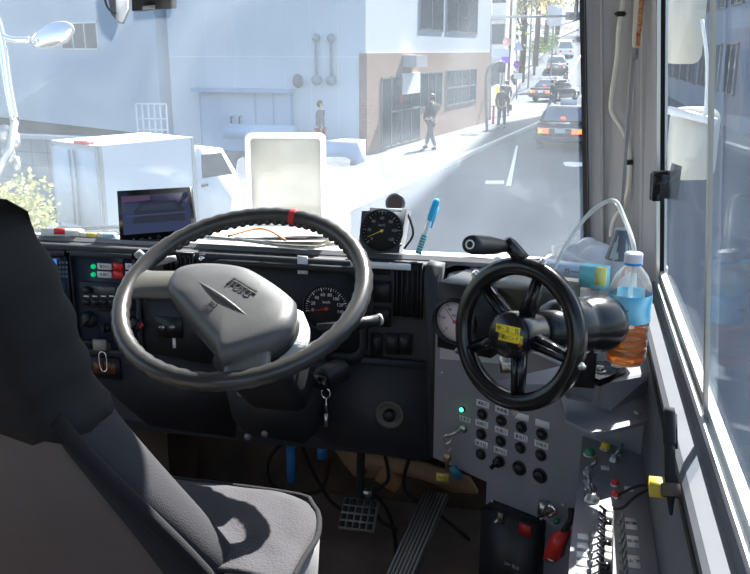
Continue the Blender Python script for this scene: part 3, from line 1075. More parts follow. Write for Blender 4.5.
# ================================================================== SEAT
def seat():
    s = thing('driver_seat', 'black and taupe driver seat with fitted cover in the left foreground', 'seat', (-.58, .9, 2.1))
    # backrest: right edge read from the picture on the recline plane
    k0, k1 = 1.0, 0.38
    def plane(x, y):      # y = k0 - k1*(z-2.5)
        r = ray(x, y)
        t = (k0 - k1 * (CAM.z - 2.5)) / (r.y + k1 * r.z)
        return CAM + r * t
    edge = [(-75, 228), (-38, 240), (-6, 268), (20, 312), (34, 350), (52, 398), (88, 445), (136, 492), (190, 545), (222, 580)]
    E = sorted([(plane(*e).z, plane(*e).x) for e in edge])
    zs = [e[0] for e in E]
    CX = -.62
    def hw(z):
        if z <= zs[0]:
            return (E[0][1] - CX) + .0
        for (za, xa), (zb, xb) in zip(E, E[1:]):
            if za <= z <= zb: return (xa + (xb - xa) * (z - za) / (zb - za)) - CX
        return max(.02, E[-1][1] - CX - (z - zs[-1]) * 1.2)
    zt = zs[-1] + .06
    def ring(z, grow=0, thick=.065, n=28, e=2.6):
        w0 = hw(z) + grow
        cy = k0 - k1 * (z - 2.5) + thick * .6
        out = []
        for k in range(n):
            a = 2 * PI * k / n
            c, s_ = math.cos(a), math.sin(a)
            w = w0 if c > 0 else w0 + .10
            out.append(Vector((CX + w * math.copysign(abs(c) ** (2 / e), c), cy + (thick + grow) * math.copysign(abs(s_) ** (2 / e), s_), z)))
        return out
    zcut = plane(60, 432).z
    bm = newbm()
    Zs = [2.42 + (zcut + .05 - 2.42) * k / 10 for k in range(11)]
    loft(bm, [ring(z) for z in Zs])
    obj('backrest', bm, FABG, s, ang=80, label='taupe lower back')
    bm = newbm()
    Zs = [zcut + (zs[-1] - zcut) * k / 16 for k in range(17)]
    rg = []
    for i, z in enumerate(Zs):
        r_ = ring(z, .006 + .003 * math.sin(i * 1.7))
        rg.append(r_)
    # wavy hem
    for k, p in enumerate(rg[0]): p.z += .006 * math.sin(k * 2.3)
    top = ring(zs[-1] + .02, -.02)
    rg.append(top)
    top = ring(zs[-1] + .03, -.06)
    rg.append(top)
    loft(bm, rg)
    obj('backrest_cover', bm, FABD, s, ang=80, label='black upper cover')
    # dark side piping band on the right of the lower part
    bm = newbm()
    band = []
    for k in range(14):
        z = 2.45 + (zcut + .03 - 2.45) * k / 13
        cy = k0 - k1 * (z - 2.5) + .04
        band.append(Vector((CX + hw(z) - .006, cy - .052, z)))
    tube(bm, band, .011, 10)
    obj('side_piping', bm, FABD, s)
    bm = newbm()
    rows = []
    for k in range(12):
        z = 2.45 + (zcut + .02 - 2.45) * k / 11
        r_ = ring(z, .004, n=56)
        rows.append([bm.verts.new(r_[i % 56]) for i in range(-9, 10)])
    for A_, B_ in zip(rows, rows[1:]):
        for i in range(18): bm.faces.new([A_[i], A_[i + 1], B_[i + 1], B_[i]])
    o_ = obj('side_cover', bm, M('charcoal_side_fabric', (.03, .028, .032), .9, bump=.5, bscale=500), s, ang=80, label='charcoal side panel')
    md = o_.modifiers.new('thick', 'SOLIDIFY'); md.thickness = .003
    # cushion
    ZC = 2.605
    bm = newbm()
    P = [PZ(*p, ZC) for p in ((150, 466), (262, 478), (336, 508))]
    x1 = P[2].x - .015; yf = 1.105
    n = 40
    rings = []
    x0 = -.90
    def cring(z, g, wob=0):
        out = []
        pts = rrect(x0 - g, x1 + g, .965, yf + .10 + g, .11, 8)
        return [Vector((a, b - .0 + .0 * a, z)) for a, b in pts]
    loft(bm, [cring(2.45, -.03), cring(2.50, .0), cring(ZC - .03, .004), cring(ZC - .012, .0)], cap=True)
    cu = obj('cushion', bm, FABL, s, label='pale grey cushion side')
    # top cover with gentle wrinkles
    bm = newbm()
    nx, ny = 46, 34
    V = []
    rnd = random.Random(3)
    xa, xb, ya, yb = x0 - .004, x1 + .006, .97, yf + .106
    for j in range(ny + 1):
        row = []
        for i in range(nx + 1):
            u = i / nx; v = j / ny
            x = xa + (xb - xa) * u; y = ya + (yb - ya) * v
            ed = min(u * (xb - xa), (1 - u) * (xb - xa), (1 - v) * (yb - ya)) / .03
            h = ZC - .010 + .012 * min(1, ed) ** .5 if ed < 1 else ZC + .002
            h += .010 * math.sin(PI * u) * math.sin(PI * min(1, v * 1.0)) 
            h += .0016 * math.sin(x * 70 + y * 40 + 2 * math.sin(y * 30)) * (1 if ed > 1 else .3)
            rr = .11
            ccx, ccy = xb - rr, yb - rr
            if x > ccx and y > ccy:
                m_ = max(x - ccx, y - ccy); dd_ = math.hypot(x - ccx, y - ccy)
                x, y = ccx + (x - ccx) * m_ / dd_, ccy + (y - ccy) * m_ / dd_
            row.append(bm.verts.new((x, y, h)))
        V.append(row)
    for j in range(ny):
        for i in range(nx): bm.faces.new([V[j][i], V[j][i + 1], V[j + 1][i + 1], V[j + 1][i]])
    ct = obj('cushion_cover', bm, FABC, cu, ang=80, label='charcoal woven cushion top')
    md = ct.modifiers.new('thick', 'SOLIDIFY'); md.thickness = .006; md.offset = -1
    bm = newbm()
    tube(bm, [(x0, yb, ZC - .008), (xb - .11, yb, ZC - .008), (xb - .032, yb - .032, ZC - .007), (xb, yb - .11, ZC - .006), (xb, 1.03, ZC - .004), (xb, .98, ZC - .004)], .0045, 8, smooth=4)
    obj('piping', bm, FABD, cu)
    # base
    bm = newbm()
    wbox(bm, -.84, x1 - .05, .98, yf + .04, 2.14, 2.46, .02)
    wbox(bm, -.88, x1 - .02, .74, yf + .06, 2.1, 2.15, .01)
    obj('seat_base', bm, BLKM, s)


seat()


# ================================================================== PEDALS
def pedals():
    p = thing('brake_pedal', 'square brake pedal with ribbed metal tread below the steering column', 'pedal', PZ(358, 515, 2.13))
    c = PY(359, 513, 1.72)
    fr = Fr(c, (1, 0, 0), (0, .75, .66))
    a0, a1 = fr.px(341, 513)[0], fr.px(376, 513)[0]
    b0, b1 = fr.px(359, 530)[1], fr.px(359, 499)[1]
    bm = newbm(); fbox(bm, fr, a0, a1, b0, b1, -.018, 0, .004)
    obj('pad', bm, M('pedal_grey', (.24, .23, .22), .5, metal=.3), p)
    bm = newbm()
    for i in range(5):
        for j in range(4):
            w, h = (a1 - a0) / 5, (b1 - b0) / 4
            fbox(bm, fr, a0 + w * i + w * .15, a0 + w * i + w * .85, b0 + h * j + h * .18, b0 + h * j + h * .82, 0, .005, .001)
    obj('tread', bm, RUB, p)
    bm = newbm(); tube(bm, [fr.p(0, 0, -.015), fr.p(-.02, .10, -.03), fr.p(-.03, .20, .0)], .010, 10, smooth=4)
    obj('arm', bm, BLKM, p)
    bm = newbm(); ball(bm, PY(367, 493, 1.78), .011)
    obj('stop_bolt', bm, STEEL, p)
    # accelerator: long organ pedal
    g = thing('accelerator_pedal', 'long ribbed black accelerator pedal on the cab floor', 'pedal', PZ(415, 540, 2.1))
    top = PY(436, 492, 1.93); bot = PY(398, 580, 1.62)
    v = (top - bot)
    fr = Fr(bot, (1, 0, 0), v)
    L = v.length
    w = .032
    sh = (top - bot).x
    fr = Fr(bot, Vector((v.y, -v.x, 0)), v)
    bm = newbm(); fbox(bm, fr, -w, w, 0, L, -.012, 0, .003)
    obj('pad', bm, M('pedal_rubber', (.07, .065, .06), .6), g)
    bm = newbm()
    for k in range(7):
        a = -w + .006 + k * (2 * w - .012) / 6
        fbox(bm, fr, a - .0022, a + .0022, .006, L - .006, 0, .005, .001)
    obj('tread', bm, M('pedal_ribs', (.30, .28, .27), .5), g)
    # cable across the floor and small clutter
    bm = newbm(); tube(bm, [PZ(x, y, 2.115) for x, y in ((318, 470), (380, 500), (395, 560), (360, 600))], .005, 8, smooth=5)
    tag(obj('floor_cable', bm, RUB), 'thin dark cable lying on the floor between the pedals', 'cable')


pedals()

# ================================================================== RIGHT CONSOLE
FC = Fr((-.262, 1.70, 2.4), (.88, -.47, 0), (0, 0, 1))
ZT = 2.735    # top of console


def console():
    c = thing('control_console', 'grey painted steel control console with round switches right of the dashboard', 'control console', (-.05, 1.6, 2.1))
    f = FC
    # body outline on the face plane from the picture
    outl = [(430, 356), (436, 352), (470, 352), (566, 390), (610, 410), (606, 440), (596, 580), (486, 580), (488, 482), (430, 456)]
    P = [f.px(x, y) for x, y in outl]
    zt = ZT - 2.4
    aR = .150 / .88 + .262 / .88 - .004
    aR = (.148 + .262) / .88
    a_mid = f.px(486, 500)[0]
    b_mid = f.px(487, 482)[1]; b_l = f.px(430, 456)[1]
    pts = [(0.0, b_l), (a_mid, b_mid), (a_mid, -.30), (aR, -.30), (aR, zt - .06), (aR - .10, zt - .02), (a_mid + .12, zt), (.06, zt + .03), (0.0, zt + .03)]
    bm = newbm()
    # prism going back 0.26
    prism(bm, f, pts, -.15, 0.0, bv=.004)
    body = obj('body', bm, GREY, c, smooth=False)
    # clamp the far right depth inside the wall
    # screws
    for x, y in ((442, 373), (563, 505)):
        a, b = f.px(x, y)
        bm = newbm(); lathe(bm, f, [(.004, 0), (.004, .001), (0, .0025)], 12, a, b)
        obj('screw', bm, STEEL, c)
    # switch grid
    cols = [483, 501.5, 521.5, 541.5]
    rows = [[(482.5, 414), (501.5, 420.5), (521.5, 427), (542, 434)],
            [(481.5, 434), (501, 441), (520.5, 447.5), (541, 455)],
            [(481, 454), (500, 461), (519.5, 468), (540, 475.5)]]
    words = [['運転灯', '集塵機', '', ''], ['前照灯', '作業灯', '警告灯', '切換弁'], ['散水栓', '室内灯', '', '']]
    for r in range(3):
        for k in range(4):
            x, y = rows[r][k]
            a, b = f.px(x, y)
            R = .0105 if not (r == 2 and k >= 2) else .0135
            bm = newbm()
            lathe(bm, f, [(R * 1.18, 0), (R * 1.18, .002), (R * .95, .0035), (R * .9, .002), (0, .002)], 28, a, b)
            s = obj('switch_socket', bm, BLK, c)
            bm = newbm()
            if r == 2 and k == 1:
                f2 = f.sub(a, b, 0, .9)
                lathe(bm, f, [(R, .002), (R, .012), (R * .8, .014), (0, .014)], 24, a, b)
                fbox(bm, f2, -.016, .012, -.004, .004, .012, .020, .001)
                obj('rotary_knob', bm, BLKG, s)
            else:
                lathe(bm, f, [(R * .78, .002), (R * .78, .007), (R * .6, .009), (0, .009)], 24, a, b)
                obj('push_cap', bm, BLK, s)
            if (r, k) not in ((2, 2), (2, 3)):
                lx, ly = x + .5, y - 10.2
                a, b = f.px(lx, ly)
                bm = newbm(); fbox(bm, f, a - .0155, a + .0155, b - .007, b + .007, 0, .001, .0003)
                l = obj('label_plate', bm, WLAB, c)
                if words[r][k]:
                    bm = newbm(); text(bm, f.sub(a, b), words[r][k], .0085, c=.0012)
                    obj('printed_text', bm, INK, l, smooth=False)
    # LED + key switch
    a, b = f.px(463, 409)
    bm = newbm(); lathe(bm, f, [(.006, 0), (.006, .003), (.005, .005), (0, .005)], 20, a, b)
    o = obj('lamp_bezel', bm, BLK, c)
    bm = newbm(); lathe(bm, f, [(.0045, .004), (.004, .007), (0, .009)], 20, a, b)
    obj('green_lamp', bm, GLED, o, label='lit green lamp')
    a, b = f.px(465, 419)
    bm = newbm(); fbox(bm, f, a - .014, a + .014, b - .006, b + .005, 0, .001)
    l = obj('label_plate', bm, WLAB, c)
    bm = newbm(); text(bm, f.sub(a, b), '主電源', .008, c=.0012); obj('printed_text', bm, INK, l, smooth=False)
    a, b = f.px(464, 428)
    bm = newbm(); lathe(bm, f, [(.010, 0), (.010, .004), (.007, .009), (.004, .010), (0, .010)], 24, a, b)
    obj('key_switch', bm, STEEL, c, label='bright steel key barrel')
    k = thing('console_keys', 'bunch of keys with yellow tag hanging from the grey console', 'keys', f.p(a, b - .12, .03))
    p0 = f.p(a, b, .01); p1 = f.p(a - .022, b - .016, .028)
    bm = newbm(); tube(bm, [p0, p1], .0035, 8); obj('key_shank', bm, STEEL, k)
    bm = newbm(); tube(bm, [p1 + Vector((.008 * math.cos(2 * PI * i / 14), .0, -.006 + .010 * math.sin(2 * PI * i / 14))) for i in range(14)], .0012, 6, closed=True)
    tube(bm, [p1 + Vector((.002 + .006 * math.cos(2 * PI * i / 14), .003, -.024 + .010 * math.sin(2 * PI * i / 14))) for i in range(14)], .0012, 6, closed=True)
    obj('ring', bm, CHR, k)
    bm = newbm()
    prism(bm, Fr(p1 + Vector((.001, 0, -.05)), X, Z), [(-.008, .012), (.008, .012), (.009, -.004), (.003, -.01), (.003, -.03), (-.003, -.03), (-.004, -.01), (-.009, -.004)], 0, .002)
    obj('key', bm, M('brass', (.35, .26, .14), .4, metal=.8), k)
    tf = Fr(p1 + Vector((-.008, -.002, -.094)), X, Z)
    bm = newbm(); fbox(bm, tf, -.013, .013, -.009, .009, 0, .003, .001)
    tg = obj('key_tag', bm, M('dull_yellow', (.5, .42, .06), .5), k)
    bm = newbm(); text(bm, tf, '12号', .009, c=.0032); obj('printed_text', bm, INK, tg, smooth=False)
    bm = newbm(); prism(bm, Fr(tf.o + Vector((.028, 0, .012)), X, Z), [(-.015, .012), (.0, .02), (.014, .0), (.012, -.014), (-.006, -.008)], 0, .004, bv=.001)
    obj('key_tag', bm, M('teal_tag', (.02, .12, .18), .4), k, label='dark teal tag')
    return c


console()


def console_top():
    # stepped steel bracket plate at the right of the console
    f = Fr((0, 0, ZT), X, (0, 1, 0))
    t = thing('bracket_plate', 'grey folded steel bracket plate with bolts beside the window sill', 'bracket', PZ(620, 400, 2.65))
    def poly(z, pl): return [(PZ(x, y, z).x, PZ(x, y, z).y) for x, y in pl]
    # sloping top plates built as thin solids
    def slab(name, pts3, th, mat, bolts=()):
        bm = newbm()
        A = [Vector(p) for p in pts3]
        n = (A[1] - A[0]).cross(A[2] - A[0]).normalized()
        if n.z < 0: n = -n; 
        B = [bm.verts.new(p) for p in A]; Cc = [bm.verts.new(p - n * th) for p in A]
        bm.faces.new(B); bm.faces.new(Cc[::-1])
        for i in range(len(A)): bm.faces.new([B[i], Cc[i], Cc[(i + 1) % len(A)], B[(i + 1) % len(A)]])
        return obj(name, bm, mat, t, smooth=False)
    z1, z2, z3 = 2.752, 2.705, 2.69
    # raised flange under the motor
    slab('flange', [PZ(x, y, z1) for x, y in ((480, 385), (560, 366), (600, 362), (645, 352), (650, 372), (600, 382), (560, 384))], .006, GREY)
    slab('sloping_face', [PZ(600, 382, z1), PZ(650, 372, z1), PZ(650, 388, z2), PZ(608, 408, z2), PZ(596, 403, z2)], .006, GREY)
    slab('sloping_face', [PZ(560, 384, z1), PZ(600, 382, z1), PZ(596, 403, z2), PZ(566, 396, z2)], .006, GREY)
    slab('base_plate', [PZ(560, 392, z3), PZ(612, 409, z3), PZ(652, 388, z3), PZ(654, 419, z3), PZ(596, 434, z3), PZ(566, 420, z3)], .006, GREY)
    for x, y, z in ((611, 399, z2), (635, 386, z2), (637, 413, z3)):
        fb = Fr(PZ(x, y, z), X, (0, 1, 0.0))
        bm = newbm()
        if z == z2: hexbolt(bm, fb, 0, 0, .008, .010)
        else: lathe(bm, fb, [(.006, 0), (.006, .002), (0, .003)], 16)
        obj('bolt', bm, STEEL, t)


console_top()


# ------------------------------------------------------------------ hand wheel
HC = PD(517, 334, 1.24)
HN = Vector((-.52, -.82, .16)).normalized()
HU = Vector((-HN.y, HN.x, 0)).normalized()          # horizontal in the wheel plane
FH = Fr(HC, HU, HN.cross(HU))
if FH.n.dot(HN) < 0: FH = Fr(HC, -HU, HN.cross(-HU))


def handwheel():
    t = thing('hand_wheel', 'black five-spoke hand wheel with spinner handle on the right console', 'hand wheel', HC)
    f = FH
    R = .098
    # elliptical rectangular-section rim
    bm = newbm()
    N = 72
    sec = [(-.012, -.009), (-.013, .004), (-.007, .010), (.007, .010), (.013, .004), (.012, -.009)]
    rings = []
    for k in range(N):
        a = 2 * PI * k / N
        rings.append([f.p((R + s_[0]) * math.cos(a), (R + s_[0]) * math.sin(a), s_[1]) for s_ in sec])
    RR = [[bm.verts.new(p) for p in r] for r in rings]
    for i in range(N):
        A, B = RR[i], RR[(i + 1) % N]
        for k in range(6): bm.faces.new([A[k], A[(k + 1) % 6], B[(k + 1) % 6], B[k]])
    obj('rim', bm, BLKG, t, ang=50)
    a0, b0 = f.px(497, 273)
    # spokes towards the pixels where they meet the rim
    for (x, y) in ((480, 283), (543, 262), (457, 351), (515, 404), (573, 362)):
        a, b = f.px(x, y)
        q = math.atan2(b, a)
        f2 = f.sub(0, 0, 0, q)
        bm = newbm()
        prism(bm, f2, [(.02, -.011), (R - .006, -.007), (R - .006, .007), (.02, .011)], -.014, .000, bv=.002)
        prism(bm, f2, [(.02, -.0035), (R - .008, -.0025), (R - .008, .0025), (.02, .0035)], -.002, .008, bv=.001)
        s = obj('spoke', bm, BLKG, t)
        bm = newbm()
        cyl(bm, f2.p(R + .004, 0, 0), f2.p(R + .016, 0, 0), .0055, 6)
        cyl(bm, f2.p(R + .014, 0, 0), f2.p(R + .020, 0, 0), .0035, 10)
        obj('bolt', bm, STEEL, s)
    bm = newbm()
    lathe(bm, f, [(.026, -.06), (.029, -.02), (.034, .004), (.033, .022), (.029, .026), (0, .027)], 32)
    hb = obj('hub', bm, BLKG, t)
    # two yellow instruction stickers
    hp = Fr(f.p(0, 0, .0272), f.u, f.v)
    for i, (x0, y0, x1, y1, s_) in enumerate(((496, 325.5, 520.5, 334, '中・立・位'), (498.5, 334, 523, 342.5, '手動ハンドル'))):
        aa, ab, ba, bb = pxrect(hp, x0, y0, x1, y1)
        sf = f.sub((aa + ab) / 2, (ba + bb) / 2, .0272, .05)
        w, h = (ab - aa) / 2, (bb - ba) / 2
        bm = newbm(); fbox(bm, sf, -w, w, -h, h, 0, .0008)
        s2 = obj('sticker', bm, YEL, hb)
        bm = newbm(); text(bm, sf, s_, .0078, c=.001); obj('printed_text', bm, INK, s2, smooth=False)
    bm = newbm(); sf = f.sub(*hp.px(520, 345), .0272); fbox(bm, sf, -.002, .002, -.003, .003, 0, .0008)
    obj('marking', bm, REDB, hb, label='small red mark')
    # spinner handle
    ax, ay = f.px(512, 258)
    base = f.p(ax, ay, .0)
    p_top = PD(509, 244, 1.235)
    bm = newbm()
    tube(bm, [f.at(521, 261, -.004), f.at(513, 246, .004), PD(506, 240, 1.235)], [.012, .010, .008], 6)
    obj('handle_bracket', bm, BLKG, t)
    h0 = PD(504, 246, 1.24); h1 = PD(470, 244.5, 1.14)
    d = (h1 - h0).normalized()
    bm = newbm()
    hf = Fr(h0, perp(d)[0], perp(d)[1])
    if hf.n.dot(d) < 0: hf = Fr(h0, perp(d)[1], perp(d)[0])
    L = (h1 - h0).length
    lathe(bm, hf, [(0, 0), (.009, 0), (.011, L * .2), (.0135, L * .6), (.0135, L * .9), (.0115, L), (.006, L), (.005, L - .003), (0, L - .003)], 24)
    h = obj('spinner_handle', bm, BLK, t)
    bm = newbm(); lathe(bm, hf, [(.0065, L + .0002), (.0065, L + .0012), (.0045, L + .0012), (.0045, L + .0002)], 24)
    obj('end_ring', bm, WHT, h, label='pale ring on handle end')

    # gearbox and motor behind the wheel
    m = thing('winch_motor', 'black motor housing behind the hand wheel beside the bottle', 'motor', PZ(590, 370, 2.76))
    ax0 = f.p(0, 0, -.05); ax1 = f.p(0, 0, -.15)
    bm = newbm()
    q = PD(552, 325, 1.36)
    e0 = PD(548, 330, 1.33); e1 = PD(612, 322, 1.40)
    lath = Fr(e0, perp(e1 - e0)[0], perp(e1 - e0)[1])
    if lath.n.dot(e1 - e0) < 0: lath = Fr(e0, lath.v, lath.u)
    L = (e1 - e0).length
    lathe(bm, lath, [(0, 0), (.030, 0), (.042, .008), (.046, .02), (.046, L * .45), (.043, L * .5), (.046, L * .55), (.046, L * .85), (.040, L * .97), (.02, L), (0, L)], 36)
    obj('housing', bm, BLKG, m)
    bm = newbm(); cyl(bm, f.p(0, 0, -.05), f.p(0, 0, -.16), .030, 28)
    obj('shaft_cover', bm, BLKG, m)
    bm = newbm(); wbox(bm, e0.x + .04, e1.x - .02, e1.y, e1.y + .035, ZT + .02, e0.z - .02, .004)
    obj('pedestal', bm, BLK, m)
    # foot with bolts
    z = 2.762
    bm = newbm()
    pl = [PZ(x_, y_, z) for x_, y_ in ((572, 362), (622, 360), (626, 369), (600, 380), (582, 372))]
    B = [bm.verts.new(p) for p in pl]; D = [bm.verts.new(p - Vector((0, 0, .012))) for p in pl]
    bm.faces.new(B); bm.faces.new(D[::-1])
    for i in range(len(pl)): bm.faces.new([B[i], D[i], D[(i + 1) % len(pl)], B[(i + 1) % len(pl)]])
    obj('foot', bm, BLKG, m, smooth=False)
    for x_, y_ in ((600, 371), (617, 366), (583, 366)):
        fb = Fr(PZ(x_, y_, z), X, (0, 1, 0))
        bm = newbm(); hexbolt(bm, fb, 0, 0, .007, .009)
        obj('bolt', bm, STEEL, m)
    # green and steel fittings between
    bm = newbm(); cyl(bm, PD(507, 355, 1.42), PD(509, 372, 1.42), .014, 20)
    obj('pipe_fitting', bm, STEEL, m, label='steel fitting under the wheel')


handwheel()


def gauge_box():
    # black box with pressure gauge between dash end and wheel
    f = Fr(PD(464, 318, 1.55), (.93, -.36, 0), (0, 0, 1))
    t = thing('pressure_gauge_box', 'black box with round pale pressure gauge left of the hand wheel', 'gauge box', f.p(0, -.06, 0))
    a0, a1, b0, b1 = pxrect(f, 438, 286, 492, 353)
    bm = newbm(); fbox(bm, f, a0, a1, b0, b1, -.09, 0, .003)
    bx = obj('case', bm, BLK, t)
    a, b = f.px(456, 321)
    gf = f.sub(a, b, .004)
    gauge_face(t, gf, .038, 30, ['0', '20', '40', '60', '80', '100'], 130, 'MPa', 225, -45,
               facemat=M('gauge_dial_pale', (.62, .56, .57), .6), inkmat=INK, needlemat=REDB)
    bm = newbm(); lathe(bm, gf, [(.039, 0), (.039, .008), (.043, .008), (.043, -.004)], 40)
    obj('gauge_rim', bm, BLKG, t)
    # top deck: silver tray and small dark box with yellow label
    bm = newbm(); fbox(bm, f, a1 - .012, a1 + .11, b1 - .05, b1 + .002, -.13, -.02, .002)
    o = obj('side_box', bm, M('olive_black', (.03, .028, .012), .5), t)
    return t


gauge_box()


def clutter_right():
    # things lying on the ledge behind the hand wheel
    def card(name, x, y, d, w, h, dpt, mat, lab, cat, u=(.93, -.30, 0), txt_=None, tm=INK, ts=.012, off=(0, 0)):
        f = Fr(PD(x, y, d), u, Z)
        t = thing(name, lab, cat, f.p(0, -h / 2, 0))
        bm = newbm(); fbox(bm, f, -w / 2, w / 2, -h / 2, h / 2, -dpt, 0, .0015)
        b = obj('carton', bm, mat, t)
        if txt_:
            bm = newbm(); text(bm, f.sub(*off), txt_, ts, c=.0008); obj('printed_text', bm, tm, b, smooth=False)
        return f, t
    card('small_carton', 526, 287, 1.62, .055, .045, .05, M('card_grey', (.55, .56, .60), .6), 'pale grey small box printed 200 behind the hand wheel', 'box', txt_='200', ts=.020, off=(-.006, -.006))
    card('medicine_box', 564, 271, 1.70, .10, .022, .04, M('card_blue', (.52, .62, .72), .6), 'flat pale blue box with brown lettering behind the hand wheel', 'box', txt_='ガーゼ', tm=M('brown_ink', (.2, .08, .05), .6), ts=.014, off=(.02, 0))
    card('tissue_pack', 592, 278, 1.60, .05, .04, .03, M('card_teal', (.2, .62, .70), .5), 'small teal and white tissue pack next to the bottle', 'tissue pack')
    f, t = card('snack_box', 600, 277, 1.55, .018, .032, .012, M('card_yellow', (.75, .68, .2), .5), 'tiny yellow and green packet at the bottle shoulder', 'packet')
    # white plastic bags, crumpled
    def bag(c, sx, sy, sz, lab, mat, seed, name='plastic_bag'):
        rnd = random.Random(seed)
        bm = newbm()
        bmesh.ops.create_icosphere(bm, subdivisions=4, radius=1)
        ph = [rnd.uniform(0, 6) for _ in range(6)]
        for v in bm.verts:
            d = v.co.copy()
            k = 1 + .10 * math.sin(7 * d.x + ph[0] + 3 * math.sin(5 * d.y + ph[1])) + .08 * math.sin(9 * d.z + ph[2] + 4 * d.x) + .05 * math.sin(17 * d.y + ph[3])
            zz = max(-.55, d.z)
            v.co = Vector(c) + Vector((d.x * sx * k, d.y * sy * k, (zz + .55) * sz * k))
        return tag(obj(name, bm, mat, ang=90), lab, 'plastic bag' if name == 'plastic_bag' else 'bag')
    PLB = M('white_bag', (.78, .78, .80), .45, alpha=1)
    bag(PD(472, 298, 1.86) - Vector((0, 0, .01)), .06, .05, .045, 'white crumpled plastic bag beside the dashboard end', PLB, 1)
    bag(PD(505, 290, 1.88), .07, .05, .045, 'white crumpled plastic bag seen through the hand wheel spokes', PLB, 2)
    bag(PD(583, 275, 1.90), .075, .05, .045, 'white plastic bag heaped against the right pillar', PLB, 5)
    # slender grey-white wrapped bottle behind the water bottle
    fb = Fr(PD(618, 285, 1.72), X, (0, 1, 0))
    bm = newbm()
    lathe(bm, fb, [(0, -.05), (.034, -.05), (.036, -.01), (.034, .02), (.028, .06), (.018, .09), (.012, .115), (0, .118)], 24)
    for v in bm.verts: v.co += Vector((random.uniform(-.001, .001), random.uniform(-.001, .001), 0))
    t = thing('wrapped_bottle', 'slim bottle wrapped in clear film behind the tea bottle', 'bottle', fb.p(0, 0, -.05))
    obj('wrapping', bm, M('cloudy_film', (.55, .56, .58), .3, alpha=.75), t)
    bm = newbm(); lathe(bm, fb, [(.030, .055), (.0195, .086), (.013, .113), (0, .115)], 20)
    obj('neck', bm, M('dark_neck', (.10, .11, .13), .4), t)
    # ledge that carries these things
    bm = newbm()
    wbox(bm, -.24, .145, 1.62, 2.05, 2.70, 2.745, .004)
    s = struct('trim_9', bm, M('ledge_grey', (.42, .42, .43), .6))
    # curved wires over the ledge
    for i, pl in enumerate((((436, 272), (455, 264), (480, 266), (500, 262), (540, 259)), ((438, 262), (470, 258), (520, 262), (570, 262)))):
        bm = newbm(); tube(bm, [PD(x_, y_, 1.86) for x_, y_ in pl], .0035, 8, smooth=6)
        tag(obj('wire', bm, M('pink_grey_wire', (.35, .26, .25), .5) if i == 0 else M('grey_wire', (.25, .25, .25), .5)), ('thin pinkish wire lying over the ledge left of the hand wheel', 'thin grey wire along the windshield base right of the dashboard')[i], 'wire')


clutter_right()


